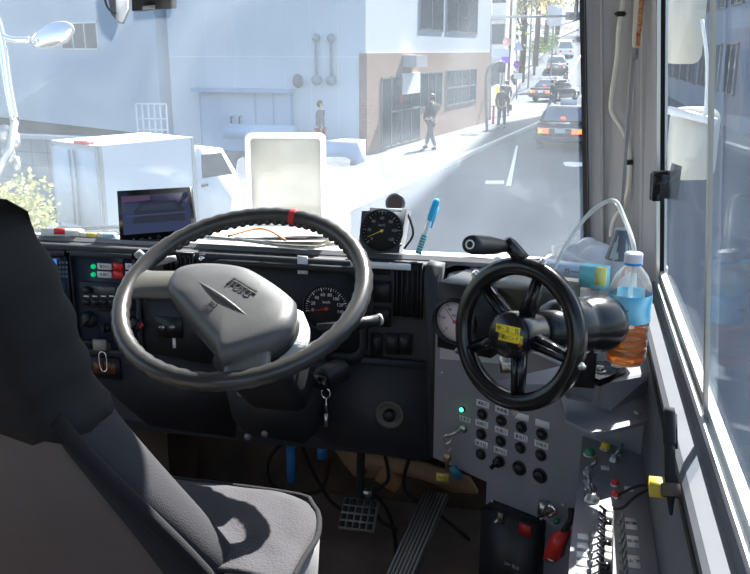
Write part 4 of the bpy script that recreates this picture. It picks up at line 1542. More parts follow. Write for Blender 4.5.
def bottle():
    c = PD(625, 362, 1.46)
    f = Fr(c, X, (0, 1, 0))
    H = PD(625, 248, 1.46).z - c.z
    t = thing('tea_bottle', 'clear plastic bottle with blue label and amber liquid on the console', 'bottle', c)
    prof = [(0, 0), (.028, 0), (.032, .006)]
    z = .008
    for k in range(5):
        prof += [(.0335, z), (.0335, z + .006), (.0305, z + .009), (.0335, z + .012)]
        z += .0128
    prof += [(.034, H * .38), (.0345, H * .40), (.0345, H * .66), (.034, H * .68), (.032, H * .74), (.026, H * .82), (.017, H * .88), (.0135, H * .90), (.0135, H * .93)]
    bm = newbm(); lathe(bm, f, prof, 40)
    obj('bottle_body', bm, CLR, t, ang=60)
    AMB = M('amber_liquid', (.62, .20, .025), .05, trans=.75, ior=1.33)
    bm = newbm()
    lq = [(0, .002), (.027, .002)] + [(max(r - .0015, 0), h) for r, h in prof[2:-8] if h < H * .36] + [(.032, H * .37), (0, H * .37)]
    lathe(bm, f, lq, 40)
    obj('liquid', bm, AMB, t, ang=60)
    # label with an aqua ring pattern
    lm = bpy.data.materials.new('blue_label'); lm.use_nodes = True
    nt = lm.node_tree; b = nt.nodes['Principled BSDF']; b.inputs['Roughness'].default_value = .35
    tc = nt.nodes.new('ShaderNodeTexCoord'); wv = nt.nodes.new('ShaderNodeTexWave'); wv.wave_type = 'RINGS'
    wv.inputs['Scale'].default_value = 14; wv.inputs['Distortion'].default_value = 3
    nt.links.new(tc.outputs['Object'], wv.inputs['Vector'])
    cr = nt.nodes.new('ShaderNodeValToRGB')
    cr.color_ramp.elements[0].color = (.05, .42, .72, 1); cr.color_ramp.elements[1].color = (.35, .75, .90, 1)
    nt.links.new(wv.outputs['Fac'], cr.inputs[0]); nt.links.new(cr.outputs[0], b.inputs['Base Color'])
    bm = newbm(); lathe(bm, f, [(.0350, H * .41), (.0352, H * .42), (.0352, H * .65), (.0350, H * .66)], 40)
    lb = obj('label', bm, lm, t)
    # printed star on the label, facing the cabin
    q = math.atan2(-c.y, -c.x) - .35
    star = []
    for k in range(10):
        r = .013 if k % 2 == 0 else .005
        star.append((r * math.cos(PI / 2 + k * PI / 5), r * math.sin(PI / 2 + k * PI / 5) + H * .52))
    bm = newbm()
    vs = [bm.verts.new(f.p(.0358 * math.cos(q + a / .0355), .0358 * math.sin(q + a / .0355), b_)) for a, b_ in star]
    cv = bm.verts.new(f.p(.0358 * math.cos(q), .0358 * math.sin(q), H * .52))
    for k in range(10): bm.faces.new([vs[k], vs[(k + 1) % 10], cv])
    obj('star_print', bm, M('dark_teal_ink', (.03, .10, .13), .5), lb)
    bm = newbm(); lathe(bm, f, [(.0155, H * .915), (.0155, H * .935), (.0135, H * .935)], 28)
    obj('neck_ring', bm, M('blue_ring', (.03, .22, .55), .4), t)
    bm = newbm()
    lathe(bm, f, [(.0148, H * .935), (.0150, H * 1.01), (.0135, H * 1.02), (0, H * 1.02)], 28)
    obj('cap', bm, M('grey_white_cap', (.6, .6, .62), .5), t)
    # tube
    top = f.p(0, 0, H)
    pts = [f.p(-.004, 0, H * .3), f.p(0, 0, H * .7), f.p(0, 0, H * 1.05)] + [PD(x_, y_, d_) for x_, y_, d_ in ((623, 215, 1.47), (616, 202, 1.49), (606, 202, 1.51), (590, 213, 1.54), (573, 234, 1.57), (560, 257, 1.58), (550, 282, 1.58), (546, 320, 1.56))]
    bm = newbm(); tube(bm, pts, .0038, 12, smooth=6)
    tag(obj('clear_tube', bm, M('clear_hose', (.75, .78, .74), .15, alpha=.55)), 'clear flexible tube arching out of the tea bottle cap', 'tube')


bottle()

# ------------------------------------------------------------------ pillar cable, strip
def onpil(x, y, yb):
    Y = yb
    for _ in range(5):
        z = PY(x, y, Y).z
        Y = yb - .16 * (z - 2.82) * min(1, max(0, (yb - 1.88) / .2)) - .006
    return PY(x, y, Y)


bm = newbm()
pts = [(624, -14), (623, 5), (619, 30), (617, 60), (612, 95), (612, 112), (622, 128), (628, 143), (630, 160), (629, 185), (624, 205), (614, 220), (611, 236)]
tube(bm, [onpil(x, y, 2.03 - .02 * max(0, (x - 612) / 20)) for i, (x, y) in enumerate(pts)], .0055, 12, smooth=6)
tag(obj('white_cable', bm, M('ivory_cable', (.72, .68, .58), .5)), 'ivory cable running down the right windshield pillar', 'cable')
for i, (x, y) in enumerate(((621, 14), (629, 162))):
    bm = newbm()
    f = Fr(onpil(x, y, 2.01), RT, Z)
    fbox(bm, f, -.010, .006, -.005, .005, -.004, .010, .001)
    fbox(bm, f, -.014, .010, -.002, .002, .0, .004, .0005)
    tag(obj('cable_clip', bm, BLK), ('black clip holding the ivory cable near the top of the pillar', 'black clip holding the ivory cable at mid height of the pillar')[i], 'cable clip')
f = Fr(onpil(636, 20, 1.965), RT, Vector((.0, 0, 1)))
t = thing('patterned_strip', 'cream hanging strip with red patterned edge on the right pillar', 'strip', f.p(0, -.06, 0))
pt = M('red_gold_pattern', (.72, .55, .25), .5, col2=(.55, .03, .02), nscale=160)
bm = newbm(); prism(bm, f, [(-.010, .10), (.013, .10), (.010, -.052), (-.001, -.056), (-.004, -.05)], 0, .006, bv=.001)
obj('cream_tube', bm, M('cream_plastic', (.75, .70, .56), .5), t)
bm = newbm(); prism(bm, f, [(.002, .10), (.013, .10), (.0105, -.052), (.001, -.052)], .006, .007)
obj('printed_band', bm, pt, t)
bm = newbm(); fbox(bm, f, -.004, .009, -.078, -.056, -.001, .005, .001)
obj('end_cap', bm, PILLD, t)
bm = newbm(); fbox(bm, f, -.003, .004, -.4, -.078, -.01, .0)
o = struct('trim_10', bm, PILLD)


# ================================================================== SLANTED PANEL + BLACK BOX
ZP = 2.60
FP = Fr((0, 0, ZP), X, (0, 1, 0))


def side_panel():
    f = FP
    def pz(x, y, z=ZP):
        p = PZ(x, y, z); return (p.x, p.y)
    t = thing('side_control_panel', 'light grey control box top with coloured buttons beside the window sill', 'control panel', (0.08, 1.2, 2.1))
    out = [pz(588, 432), pz(612, 424), pz(655, 418), (.149, 1.42), (.149, .95), (pz(570, 574)[0] - .0, .95), pz(570, 574)]
    out = [pz(583, 433), pz(654, 420), (.149, pz(664, 440)[1]), (.149, .92), (pz(569, 560)[0], .92), pz(569, 560)]
    bm = newbm()
    prism(bm, f, out[::-1], -.48, 0, bv=.003)
    obj('case', bm, GREY, t, smooth=False)
    # seam lines on the right
    bm = newbm()
    a, b = pz(638, 424), pz(662, 578)
    tube(bm, [(a[0], a[1], ZP + .001), (b[0], b[1], ZP + .001)], .0016, 8)
    obj('edge_moulding', bm, SILV, t)
    def stud(x, y, R, h, mat, nm, lab=None, base=BLK):
        c = pz(x, y)
        bm = newbm(); lathe(bm, f, [(R * 1.25, 0), (R * 1.25, .002), (R, .003)], 24, *c)
        o = obj(nm + '_collar', bm, STEEL, t)
        bm = newbm(); lathe(bm, f, [(R, .002), (R * .95, h * .8), (R * .7, h), (0, h)], 24, *c)
        return obj(nm, bm, mat, o, label=lab)
    stud(590, 455, .0095, .012, GRNB, 'button', 'green button')
    stud(605.5, 449, .0085, .012, YELB, 'button', 'yellow button')
    stud(621, 442, .0095, .012, REDB, 'button', 'red button')
    stud(619, 454, .006, .009, GRNB, 'button', 'small green button')
    stud(615, 485, .0065, .010, REDB, 'button', 'upper small red button')
    stud(616, 497, .0065, .010, REDB, 'button', 'lower small red button')
    # toggles / rotary
    for (x, y, dx, dy, r) in ((588, 474, .012, -.006, .006), (590, 489, -.008, .010, .007), (591, 500, -.010, .012, .009), (614, 461, .014, .012, .006)):
        c = pz(x, y)
        bm = newbm(); lathe(bm, f, [(r * 1.5, 0), (r * 1.5, .004), (r, .006), (r * .8, .012), (0, .012)], 20, *c)
        o = obj('toggle_base', bm, STEEL, t)
        bm = newbm(); cyl(bm, (c[0], c[1], ZP + .008), (c[0] + dx, c[1] + dy, ZP + .030), r * .45, 12, r * .65)
        obj('lever', bm, M('dark_nickel', (.25, .25, .25), .3, metal=.8), o)
    # row of toggle switches with guard bar
    c0, c1 = pz(608, 515), pz(606, 578)
    bm = newbm()
    w = .0085
    p0 = Vector((*c0, ZP)); p1 = Vector((*c1, ZP)); f2 = Fr(p0, (p1 - p0), Z.cross(p1 - p0))
    L = (p1 - p0).length
    fbox(bm, f2, 0, L, -w, w, 0, .010, .001)
    rail = obj('switch_rail', bm, BLKM, t)
    for k in range(9):
        a = L * (k + .5) / 9
        bm = newbm()
        if k % 3 != 2:
            fbox(bm, f2, a - L / 22, a + L / 22, -.0035, .006, .010, .016, .001)
            obj('toggle_guard', bm, M('ivory_plastic', (.75, .72, .62), .4), rail)
        else:
            lathe(bm, f2, [(.006, .010), (.006, .016), (0, .018)], 16, a, -.001)
            obj('toggle_nut', bm, BLKG, rail)
        bm = newbm(); p = f2.p(a, -.004, .012)
        cyl(bm, p, p + Vector((-.010, -.004, .010)), .002, 8)
        obj('toggle', bm, BLK, rail)
    # right-hand small levers and labels
    for k in range(7):
        c = pz(620 + k * .6, 524 + k * 9.5)
        bm = newbm(); lathe(bm, f, [(.0045, 0), (.0045, .003), (0, .003)], 14, *c)
        cyl(bm, (c[0], c[1], ZP), (c[0] + .004, c[1] + .006, ZP + .016), .0022, 10)
        obj('small_lever', bm, M('dark_nickel', (.25, .25, .25), .3, metal=.8), t)
    for k, (x, y, s_) in enumerate(((631, 524, '前後'), (633, 542, '左右'), (634, 562, '上下'))):
        a, b = pz(x, y)
        bm = newbm(); fbox(bm, f, a - .0085, a + .0085, b - .016, b + .016, 0, .001)
        l = obj('label_plate', bm, WLAB, t)
        bm = newbm(); text(bm, f.sub(a, b), s_, .009, c=.0012); obj('printed_text', bm, INK, l, smooth=False)
    # left labels and levers
    for k in range(5):
        c = pz(590.5 - k * .4, 536 + k * 9)
        bm = newbm(); cyl(bm, (c[0], c[1], ZP), (c[0] + .003, c[1] + .006, ZP + .014), .0024, 10)
        lathe(bm, f, [(.004, 0), (.004, .003), (0, .003)], 14, *c)
        obj('small_lever', bm, M('dark_nickel', (.25, .25, .25), .3, metal=.8), t)
        a, b = pz(583 - k * .4, 537 + k * 9)
        bm = newbm(); fbox(bm, f, a - .008, a + .008, b - .007, b + .007, 0, .001)
        obj('label_plate', bm, WLAB, t)
    for (x, y) in ((605, 468), (629, 489)):
        a, b = pz(x, y)
        bm = newbm(); fbox(bm, f, a - .007, a + .007, b - .008, b + .008, 0, .001)
        obj('label_plate', bm, WLAB, t)
    # two black wires to the yellow taped plug
    for i, pl in enumerate((((618, 495, .008), (632, 488, .02), (645, 485, .03), (653, 486, .04)), ((610, 508, .002), (622, 508, .012), (636, 496, .03), (653, 488, .04)))):
        bm = newbm(); tube(bm, [PZ(x, y, ZP + h) for x, y, h in pl], .0022, 8, smooth=6)
        tag(obj('black_wire', bm, RUB), ('upper black wire from the red button to the yellow taped plug', 'lower black wire curving across the grey panel to the yellow plug')[i], 'wire')
    bm = newbm()
    c = PX(657, 487, .132)
    fbox(bm, Fr(c, X, (0, 1, 0)), -.010, .014, -.014, .010, -.008, .010, .003)
    tag(obj('taped_plug', bm, M('dull_yellow_tape', (.62, .45, .05), .5)), 'yellow taped plug fixed beside the black marker', 'plug')
    # marker pen held on the wall, upright
    p0 = PD(671, 516, 1.02); p1 = PD(669, 408, 1.06)
    m = thing('marker_pen', 'black marker pen standing upright against the window sill', 'marker pen', p0)
    d = p1 - p0; L = d.length
    u, v = perp(d); mf = Fr(p0, u, v)
    if mf.n.dot(d) < 0: mf = Fr(p0, v, u)
    bm = newbm(); lathe(bm, mf, [(0, 0), (.002, .002), (.005, L * .17), (.0065, L * .19), (.0065, L * .68), (.0055, L * .70)], 20)
    obj('barrel', bm, BLKM, m)
    bm = newbm(); lathe(bm, mf, [(.0075, L * .66), (.0078, L * .95), (.0065, L), (0, L)], 20)
    fbox(bm, mf.sub(0, 0, 0, .4), .007, .010, -.002, .002, L * .62, L * .95, .0005)
    obj('cap', bm, BLKM, m)
    bm = newbm(); lathe(bm, mf, [(.0105, L * .17), (.0115, L * .20), (.0115, L * .27), (.0105, L * .29)], 20)
    obj('holder_band', bm, M('rubber_brown', (.09, .06, .045), .6), m)


side_panel()


def black_box():
    f = FC
    t = thing('breaker_box', 'black box with red rocker switch on the lower grey console', 'switch box', f.p(.3, -.25, .03))
    a0, a1 = f.px(487, 540)[0], f.px(545, 540)[0]
    b1 = f.px(505, 502)[1]; b0 = -.29
    fb = Fr(f.p(a0 + .012, b1 - .005, .0), f.u, f.v)
    w = a1 - a0 - .012
    bm = newbm(); fbox(bm, fb, 0, w, b0 - b1, 0, 0, .045, .003)
    bx = obj('case', bm, BLK, t)
    F2 = Fr(fb.p(0, 0, .045), f.u, f.v)
    for (x, y) in ((492, 501), (541, 519)):
        a, b = F2.px(x, y)
        bm = newbm(); lathe(bm, F2, [(.003, 0), (.003, .001), (0, .002)], 10, a, b); obj('screw', bm, STEEL, bx)
    aa, ab, ba, bb = pxrect(F2, 520, 524, 532, 535)
    bm = newbm(); fbox(bm, F2, aa, ab, ba, bb, 0, .005, .001)
    obj('rocker_switch', bm, M('red_lit_switch', (.38, .015, .012), .4), bx, label='red rocker switch')
    a, b = F2.px(501, 517)
    bm = newbm(); fbox(bm, F2, a - .007, a + .006, b - .011, b + .010, 0, .004, .001); o = obj('toggle_plate', bm, M('dull_brass', (.2, .18, .12), .4, metal=.7), bx)
    bm = newbm(); cyl(bm, F2.p(a, b, .004), F2.p(a - .004, b - .008, .016), .003, 10); obj('toggle', bm, STEEL, o)
    bm = newbm(); text(bm, F2.sub(*F2.px(512, 566)), '24V 電源', .009, c=.0005)
    obj('printed_text', bm, M('grey_print', (.3, .3, .3), .6), bx, smooth=False)
    # red handset in holder
    g = thing('red_switch_handle', 'red pistol-shaped lever handle hanging beside the black box', 'handle', f.at(556, 560, .05))
    fh = Fr(f.at(556, 544, .05), f.u, f.v)
    pts = [fh.px(x, y) for x, y in ((560, 530), (567, 532), (567, 538), (563, 548), (560, 559), (553, 560), (546, 557), (550, 542), (554, 533))]
    bm = newbm(); prism(bm, fh, pts[::-1], -.014, .012, bv=.005, seg=3)
    obj('grip', bm, M('red_plastic', (.62, .035, .02), .3), g)
    bm = newbm(); a, b = fh.px(554, 557.5); fbox(bm, fh, a - .008, a + .007, b - .004, b + .002, .010, .014, .001)
    obj('badge', bm, STEEL, g)
    bm = newbm(); tube(bm, [fh.at(563, 532, 0), fh.at(568, 522, -.01), fh.at(566, 512, -.02)], .006, 10, smooth=4)
    obj('lead', bm, RUB, g)
    # bright steel clamp above
    cl = thing('cable_clamp', 'shiny steel clamp with wing screw on the console front', 'clamp', f.at(552, 512, .02))
    a, b = f.px(545, 505)
    bm = newbm(); fbox(bm, f, a - .006, a + .010, b - .016, b + .012, 0, .018, .002); obj('block', bm, STEEL, cl)
    bm = newbm()
    tube(bm, [f.at(544, 513, .02), f.at(552, 508, .028), f.at(558, 500, .03), f.at(563, 506, .028), f.at(556, 511, .03)], [.003, .004, .005, .0045, .003], 10, smooth=5)
    obj('hook', bm, CHR, cl)
    bm = newbm(); fl = f.sub(*f.px(563, 516), .02); lathe(bm, fl, [(.006, 0), (.006, .008), (0, .010)], 16)
    tag(obj('green_lens', bm, GRNB), 'dim green lens beside the steel clamp', 'lamp')


black_box()


# ================================================================== DASH-TOP THINGS
def topz(y): return 2.870 - (y - 1.795) * (.070 / .275)


def monitor():
    c = PD(156, 216, 2.06)
    f = Fr(c, (.985, .17, 0), (0.0, .22, .97))
    t = thing('monitor', 'small black monitor with dark blue camera picture on the dashboard', 'monitor', PD(158, 242, 2.06))
    q = [f.px(x, y) for x, y in ((120, 242.5), (196, 238.5), (190, 187), (117, 191))]
    bm = newbm(); prism(bm, f, q, -.022, 0, bv=.003)
    obj('case', bm, BLKG, t)
    qs = [f.px(x, y) for x, y in ((124, 235), (191.5, 229.5), (187.5, 192), (121, 196))]
    sm = bpy.data.materials.new('screen_picture'); sm.use_nodes = True
    nt = sm.node_tree; b = nt.nodes['Principled BSDF']; b.inputs['Base Color'].default_value = (.01, .01, .015, 1); b.inputs['Roughness'].default_value = .25
    tc = nt.nodes.new('ShaderNodeTexCoord'); n = nt.nodes.new('ShaderNodeTexNoise'); n.inputs['Scale'].default_value = 18; n.inputs['Detail'].default_value = 3
    mp = nt.nodes.new('ShaderNodeMapping'); mp.inputs['Scale'].default_value = (1, 1, 3)
    nt.links.new(tc.outputs['Object'], mp.inputs[0]); nt.links.new(mp.outputs[0], n.inputs['Vector'])
    cr = nt.nodes.new('ShaderNodeValToRGB')
    cr.color_ramp.elements[0].position = .3; cr.color_ramp.elements[0].color = (.012, .018, .07, 1)
    cr.color_ramp.elements[1].position = .7; cr.color_ramp.elements[1].color = (.06, .055, .16, 1)
    nt.links.new(n.outputs['Fac'], cr.inputs[0]); nt.links.new(cr.outputs[0], b.inputs['Emission Color']); b.inputs['Emission Strength'].default_value = .2
    bm = newbm(); prism(bm, f, qs, 0, .0008)
    s = obj('screen', bm, sm, t)
    def ppoly(pts, mat, h, nm='picture_shape'):
        bm = newbm(); prism(bm, f, [f.px(x, y) for x, y in pts][::-1], .0008, h)
        obj(nm, bm, mat, s, smooth=False)
    E = lambda n_, c_, s_=.2: M(n_, (.01, .01, .01), .3, emit=c_, estr=s_)
    ppoly([(122, 212), (190, 205), (191.5, 229.5), (124, 235)], E('pic_ground', (.03, .045, .16)), .0010)
    ppoly([(133, 224), (134, 211), (142, 203), (176, 200), (184, 208), (186, 220)], E('pic_car', (.010, .012, .04)), .0012)
    ppoly([(138, 211), (144, 205), (173, 202), (179, 208)], E('pic_glass', (.03, .04, .10)), .0014)
    ppoly([(126, 216), (186, 211), (186, 212.5), (126, 217.5)], E('pic_line', (.06, .08, .22)), .0016)
    ppoly([(121.5, 197), (150, 195.5), (150, 200), (122, 203)], E('pic_pink', (.14, .06, .14)), .0011)
    bm = newbm()
    for k in range(6):
        a, b_ = f.px(134 + k * 8, 239.2 - k * .45); fbox(bm, f, a - .0025, a + .0025, b_ - .001, b_ + .001, 0, .0014)
    obj('button', bm, M('grey_print2', (.35, .35, .35), .6), t)
    # stand
    base = PD(158, 246, 2.06); bz = topz(base.y)
    bm = newbm(); wbox(bm, base.x - .045, base.x + .045, base.y - .03, base.y + .05, bz, bz + .006, .002)
    tube(bm, [(base.x, base.y + .01, bz + .004), (f.p(0, -.02, -.02))], .008, 12)
    obj('stand', bm, BLK, t)


monitor()


def gauge_pod():
    # speed gauge in a squarish box
    c = PD(381, 232, 1.86)
    f = Fr(c, (.97, .05, 0), (0.0, .25, .97))
    q = [f.px(x, y) for x, y in ((358, 252), (399, 253), (407, 209), (362, 211))]
    t = thing('tachograph', 'grey boxy auxiliary speed gauge with yellow needle on the dashboard', 'gauge', Vector((c.x, c.y, topz(c.y))))
    bm = newbm(); prism(bm, f, q, -.07, 0, bv=.003)
    obj('case', bm, M('grey_case', (.42, .42, .42), .5), t, smooth=False)
    bm = newbm(); prism(bm, f, [(a * .995, b * .995) for a, b in q], .0, .003, bv=.001)
    fp = obj('front_plate', bm, M('slate_plate', (.055, .062, .08), .5), t)
    gf = f.sub(*f.px(382, 231), .004)
    gauge_face(t, gf, .0445, 24, ['0', '20', '40', '60', '80', '100', '120'], 205, 'km/h', 220, -40, needlemat=M('yellow_needle', (.85, .6, .05), .5), inkmat=M('dim_print', (.32, .32, .30), .6))
    bm = newbm(); text(bm, f.sub(*f.px(381, 249), .003), 'YAZAC', .005, c=.0004); obj('printed_text', bm, M('dim_print', (.32, .32, .30), .6), fp, smooth=False)
    bm = newbm(); a, b = f.px(386, 210.5); fbox(bm, f, a - .035, a + .035, b - .003, b + .005, .0, .004, .0005)
    l = obj('label_plate', bm, WLAB, t)
    bm = newbm(); lathe(bm, f.sub(*f.px(401, 245), .003), [(.003, 0), (.003, .005), (0, .006)], 12)
    obj('knob', bm, STEEL, t)
    bm = newbm(); tube(bm, [f.p(q[2][0] - .002, q[2][1] - .008, -.03), f.p(q[2][0] + .012, -.0, -.03), f.p(q[1][0] + .006, q[1][1] + .01, -.03)], .0025, 8, smooth=5)
    obj('lead', bm, RUB, t)
    # clock on top
    cf = Fr(PD(395, 203, 1.90), (.97, -.05, 0), (0, .30, .95))
    k = thing('round_gauge', 'small round chrome-rimmed gauge sitting on the auxiliary speed gauge box', 'gauge', cf.p(0, -.02, 0))
    bm = newbm(); lathe(bm, cf, [(.0, -.02), (.016, -.02), (.021, -.012), (.022, .0), (.021, .004), (.018, .004), (.017, .0), (0, 0)], 32)
    obj('rim', bm, M('gun_metal', (.12, .12, .13), .3, metal=.6), k)
    bm = newbm(); lathe(bm, cf, [(.0175, .0015), (0, .0015)], 32); obj('dial', bm, M('dark_dial', (.06, .045, .04), .25), k)
    bm = newbm(); fbox(bm, cf, -.006, .006, -.030, -.018, -.012, -.004, .002); obj('foot', bm, BLK, k)
    # pen-like thermometer in sleeve
    p0 = PD(418, 254, 1.86); p1 = PD(437, 199, 1.86)
    d = p1 - p0; L = d.length; u, v = perp(d); mf = Fr(p0, u, v)
    if mf.n.dot(d) < 0: mf = Fr(p0, v, u)
    m = thing('toothbrush', 'travel toothbrush with bright blue cap leaning beside the speed gauge box', 'toothbrush', p0)
    bm = newbm(); lathe(bm, mf, [(0, 0), (.0065, 0), (.0065, L * .30), (.005, L * .34), (.0048, L * .62), (0, L * .62)], 16)
    obj('handle', bm, M('milky_plastic', (.72, .80, .82), .3), m)
    bm = newbm()
    for k_ in range(7): lathe(bm, mf, [(.0066, .002 + k_ * .006), (.0072, .004 + k_ * .006), (.0066, .006 + k_ * .006)], 16)
    obj('bristles', bm, M('teal_stripe', (.02, .32, .34), .4), m, label='teal ribbed lower end')
    bm = newbm(); lathe(bm, mf, [(.0055, L * .60), (.0075, L * .66), (.0078, L * .94), (.0055, L), (0, L)], 16)
    fbox(bm, mf.sub(0, 0, 0, -.8), .007, .011, -.002, .002, L * .5, L * .88, .0008)
    obj('cap', bm, M('cyan_plastic', (.02, .42, .75), .3), m)


gauge_pod()


def papers():
    rnd = random.Random(5)
    mats = [PAPER, M('paper_cream', (.78, .72, .58), .8), PAPER, M('paper_pink', (.78, .62, .60), .8), PAPER]
    labs = ['broad white paper sheet lying at the bottom of the dashboard stack', 'cream paper in the middle of the dashboard stack', 'white folded paper behind the steering wheel', 'pinkish form slip on the paper stack', 'top white sheet of the dashboard paper stack']
    for i in range(5):
        c = PZ(262 + rnd.uniform(-12, 12) + i * 4, 238 + rnd.uniform(-3, 3), 2.87)
        f = Fr((c.x, c.y, topz(c.y) + .020 + i * .0045), (math.cos(.1 * i - .2), math.sin(.1 * i - .2), 0), (0, 1, -.12))
        bm = newbm()
        w, h = .16 - .012 * i, .09
        V = [[bm.verts.new(f.p(-w + 2 * w * u / 10, -h + 2 * h * v / 4, .005 * math.sin(u * .5 + i) * .5)) for v in range(5)] for u in range(11)]
        for u in range(10):
            for v in range(4): bm.faces.new([V[u][v], V[u + 1][v], V[u + 1][v + 1], V[u][v + 1]])
        o = obj('paper_sheet', bm, mats[i], ang=80)
        md = o.modifiers.new('thick', 'SOLIDIFY'); md.thickness = .0008
        tag(o, labs[i], 'paper', 'papers on the dashboard')
    # long orange-edged binder strip
    c0 = PZ(228, 236, 2.90); c1 = PZ(285, 240, 2.90)
    bm = newbm(); tube(bm, [c0, PZ(255, 229, 2.905), PZ(270, 231, 2.905), c1], .003, 8, smooth=6)
    tag(obj('orange_cord', bm, M('orange_cord_m', (.75, .32, .14), .6)), 'orange cord curled over the papers on the dashboard', 'cord')
    # left clutter: small packets by the windshield
    for i, (x, y, w, d, h, col, lab) in enumerate(((62, 231, .045, .02, .018, (.75, .75, .75), 'white and red packet near the left end of the dashboard'),
                                           (84, 231, .03, .015, .012, (.55, .45, .10), 'yellow printed packet between monitor and white packet'),
                                           (100, 230, .035, .015, .014, (.45, .62, .75), 'light blue packet just left of the monitor'))):
        c = PZ(x, y, 2.88)
        z = topz(c.y)
        c.z = z
        if c.y > 2.03: c.y = 2.03
        c.z = z = topz(c.y)
        f = Fr((c.x, c.y, z + .001), (.97, .2, 0), (0, 1, -.25))
        t = thing('small_packet', lab, 'packet', f.o)
        bm = newbm(); fbox(bm, f, -w, w, -d, d, 0, h, .004)
        p = obj('wrapper', bm, M('packet_%s' % 'abc'[i], col, .4), t)
        bm = newbm(); fbox(bm, f, -w * .3, w * .3, -d * 1.02, -d * .4, h * .2, h * 1.03, .001)
        obj('printed_patch', bm, REDB if i == 0 else WLAB, p)


papers()


def top_devices():
    # drive recorder and mirror foot hanging at the top of the windshield
    f = Fr(PD(120, 0, 2.12), X, Z)
    t = thing('dashcam', 'small black and white camera hanging by a cable at the windshield top', 'camera', f.o)
    bm = newbm(); prism(bm, f, [f.px(x, y) for x, y in ((112, -30), (128, -30), (127, 8), (120, 24), (111, 14), (108, -2))][::-1], -.02, .0, bv=.004)
    obj('housing', bm, M('cam_black', (.03, .03, .035), .4), t)
    bm = newbm(); prism(bm, f, [f.px(x, y) for x, y in ((117, -4), (127, -8), (128, 8), (122, 22), (117, 20))][::-1], -.004, .006, bv=.002)
    obj('side_plate', bm, M('cam_grey', (.5, .5, .5), .4), t)
    bm = newbm(); tube(bm, [f.at(111, -20, .01), f.at(107, -4, .01), f.at(110, 8, .01), f.at(118, 14, .01)], .003, 8, smooth=5)
    obj('lead', bm, RUB, t)
    bm = newbm(); tube(bm, [f.at(120, -20, -.01), f.at(121, -80, .02)], .006, 8); obj('stem', bm, BLK, t)
    f = Fr(PD(151, 0, 2.05), X, Z)
    t = thing('recorder_unit', 'flat black unit hanging at the windshield top beside the small camera', 'camera', f.o)
    bm = newbm(); prism(bm, f, [f.px(x, y) for x, y in ((131, -40), (171, -40), (169, 8), (150, 9), (132, 11))][::-1], -.04, 0, bv=.004)
    obj('housing', bm, M('cam_black', (.03, .03, .035), .4), t)
    bm = newbm(); prism(bm, f, [f.px(x, y) for x, y in ((143, 6), (155, 5), (155, 9), (143, 10))][::-1], 0, .003)
    obj('badge', bm, M('cam_grey', (.5, .5, .5), .4), t)
    bm = newbm(); tube(bm, [f.at(151, -30, -.02), f.at(151, -85, 0)], .01, 8); obj('stem', bm, BLK, t)


top_devices()


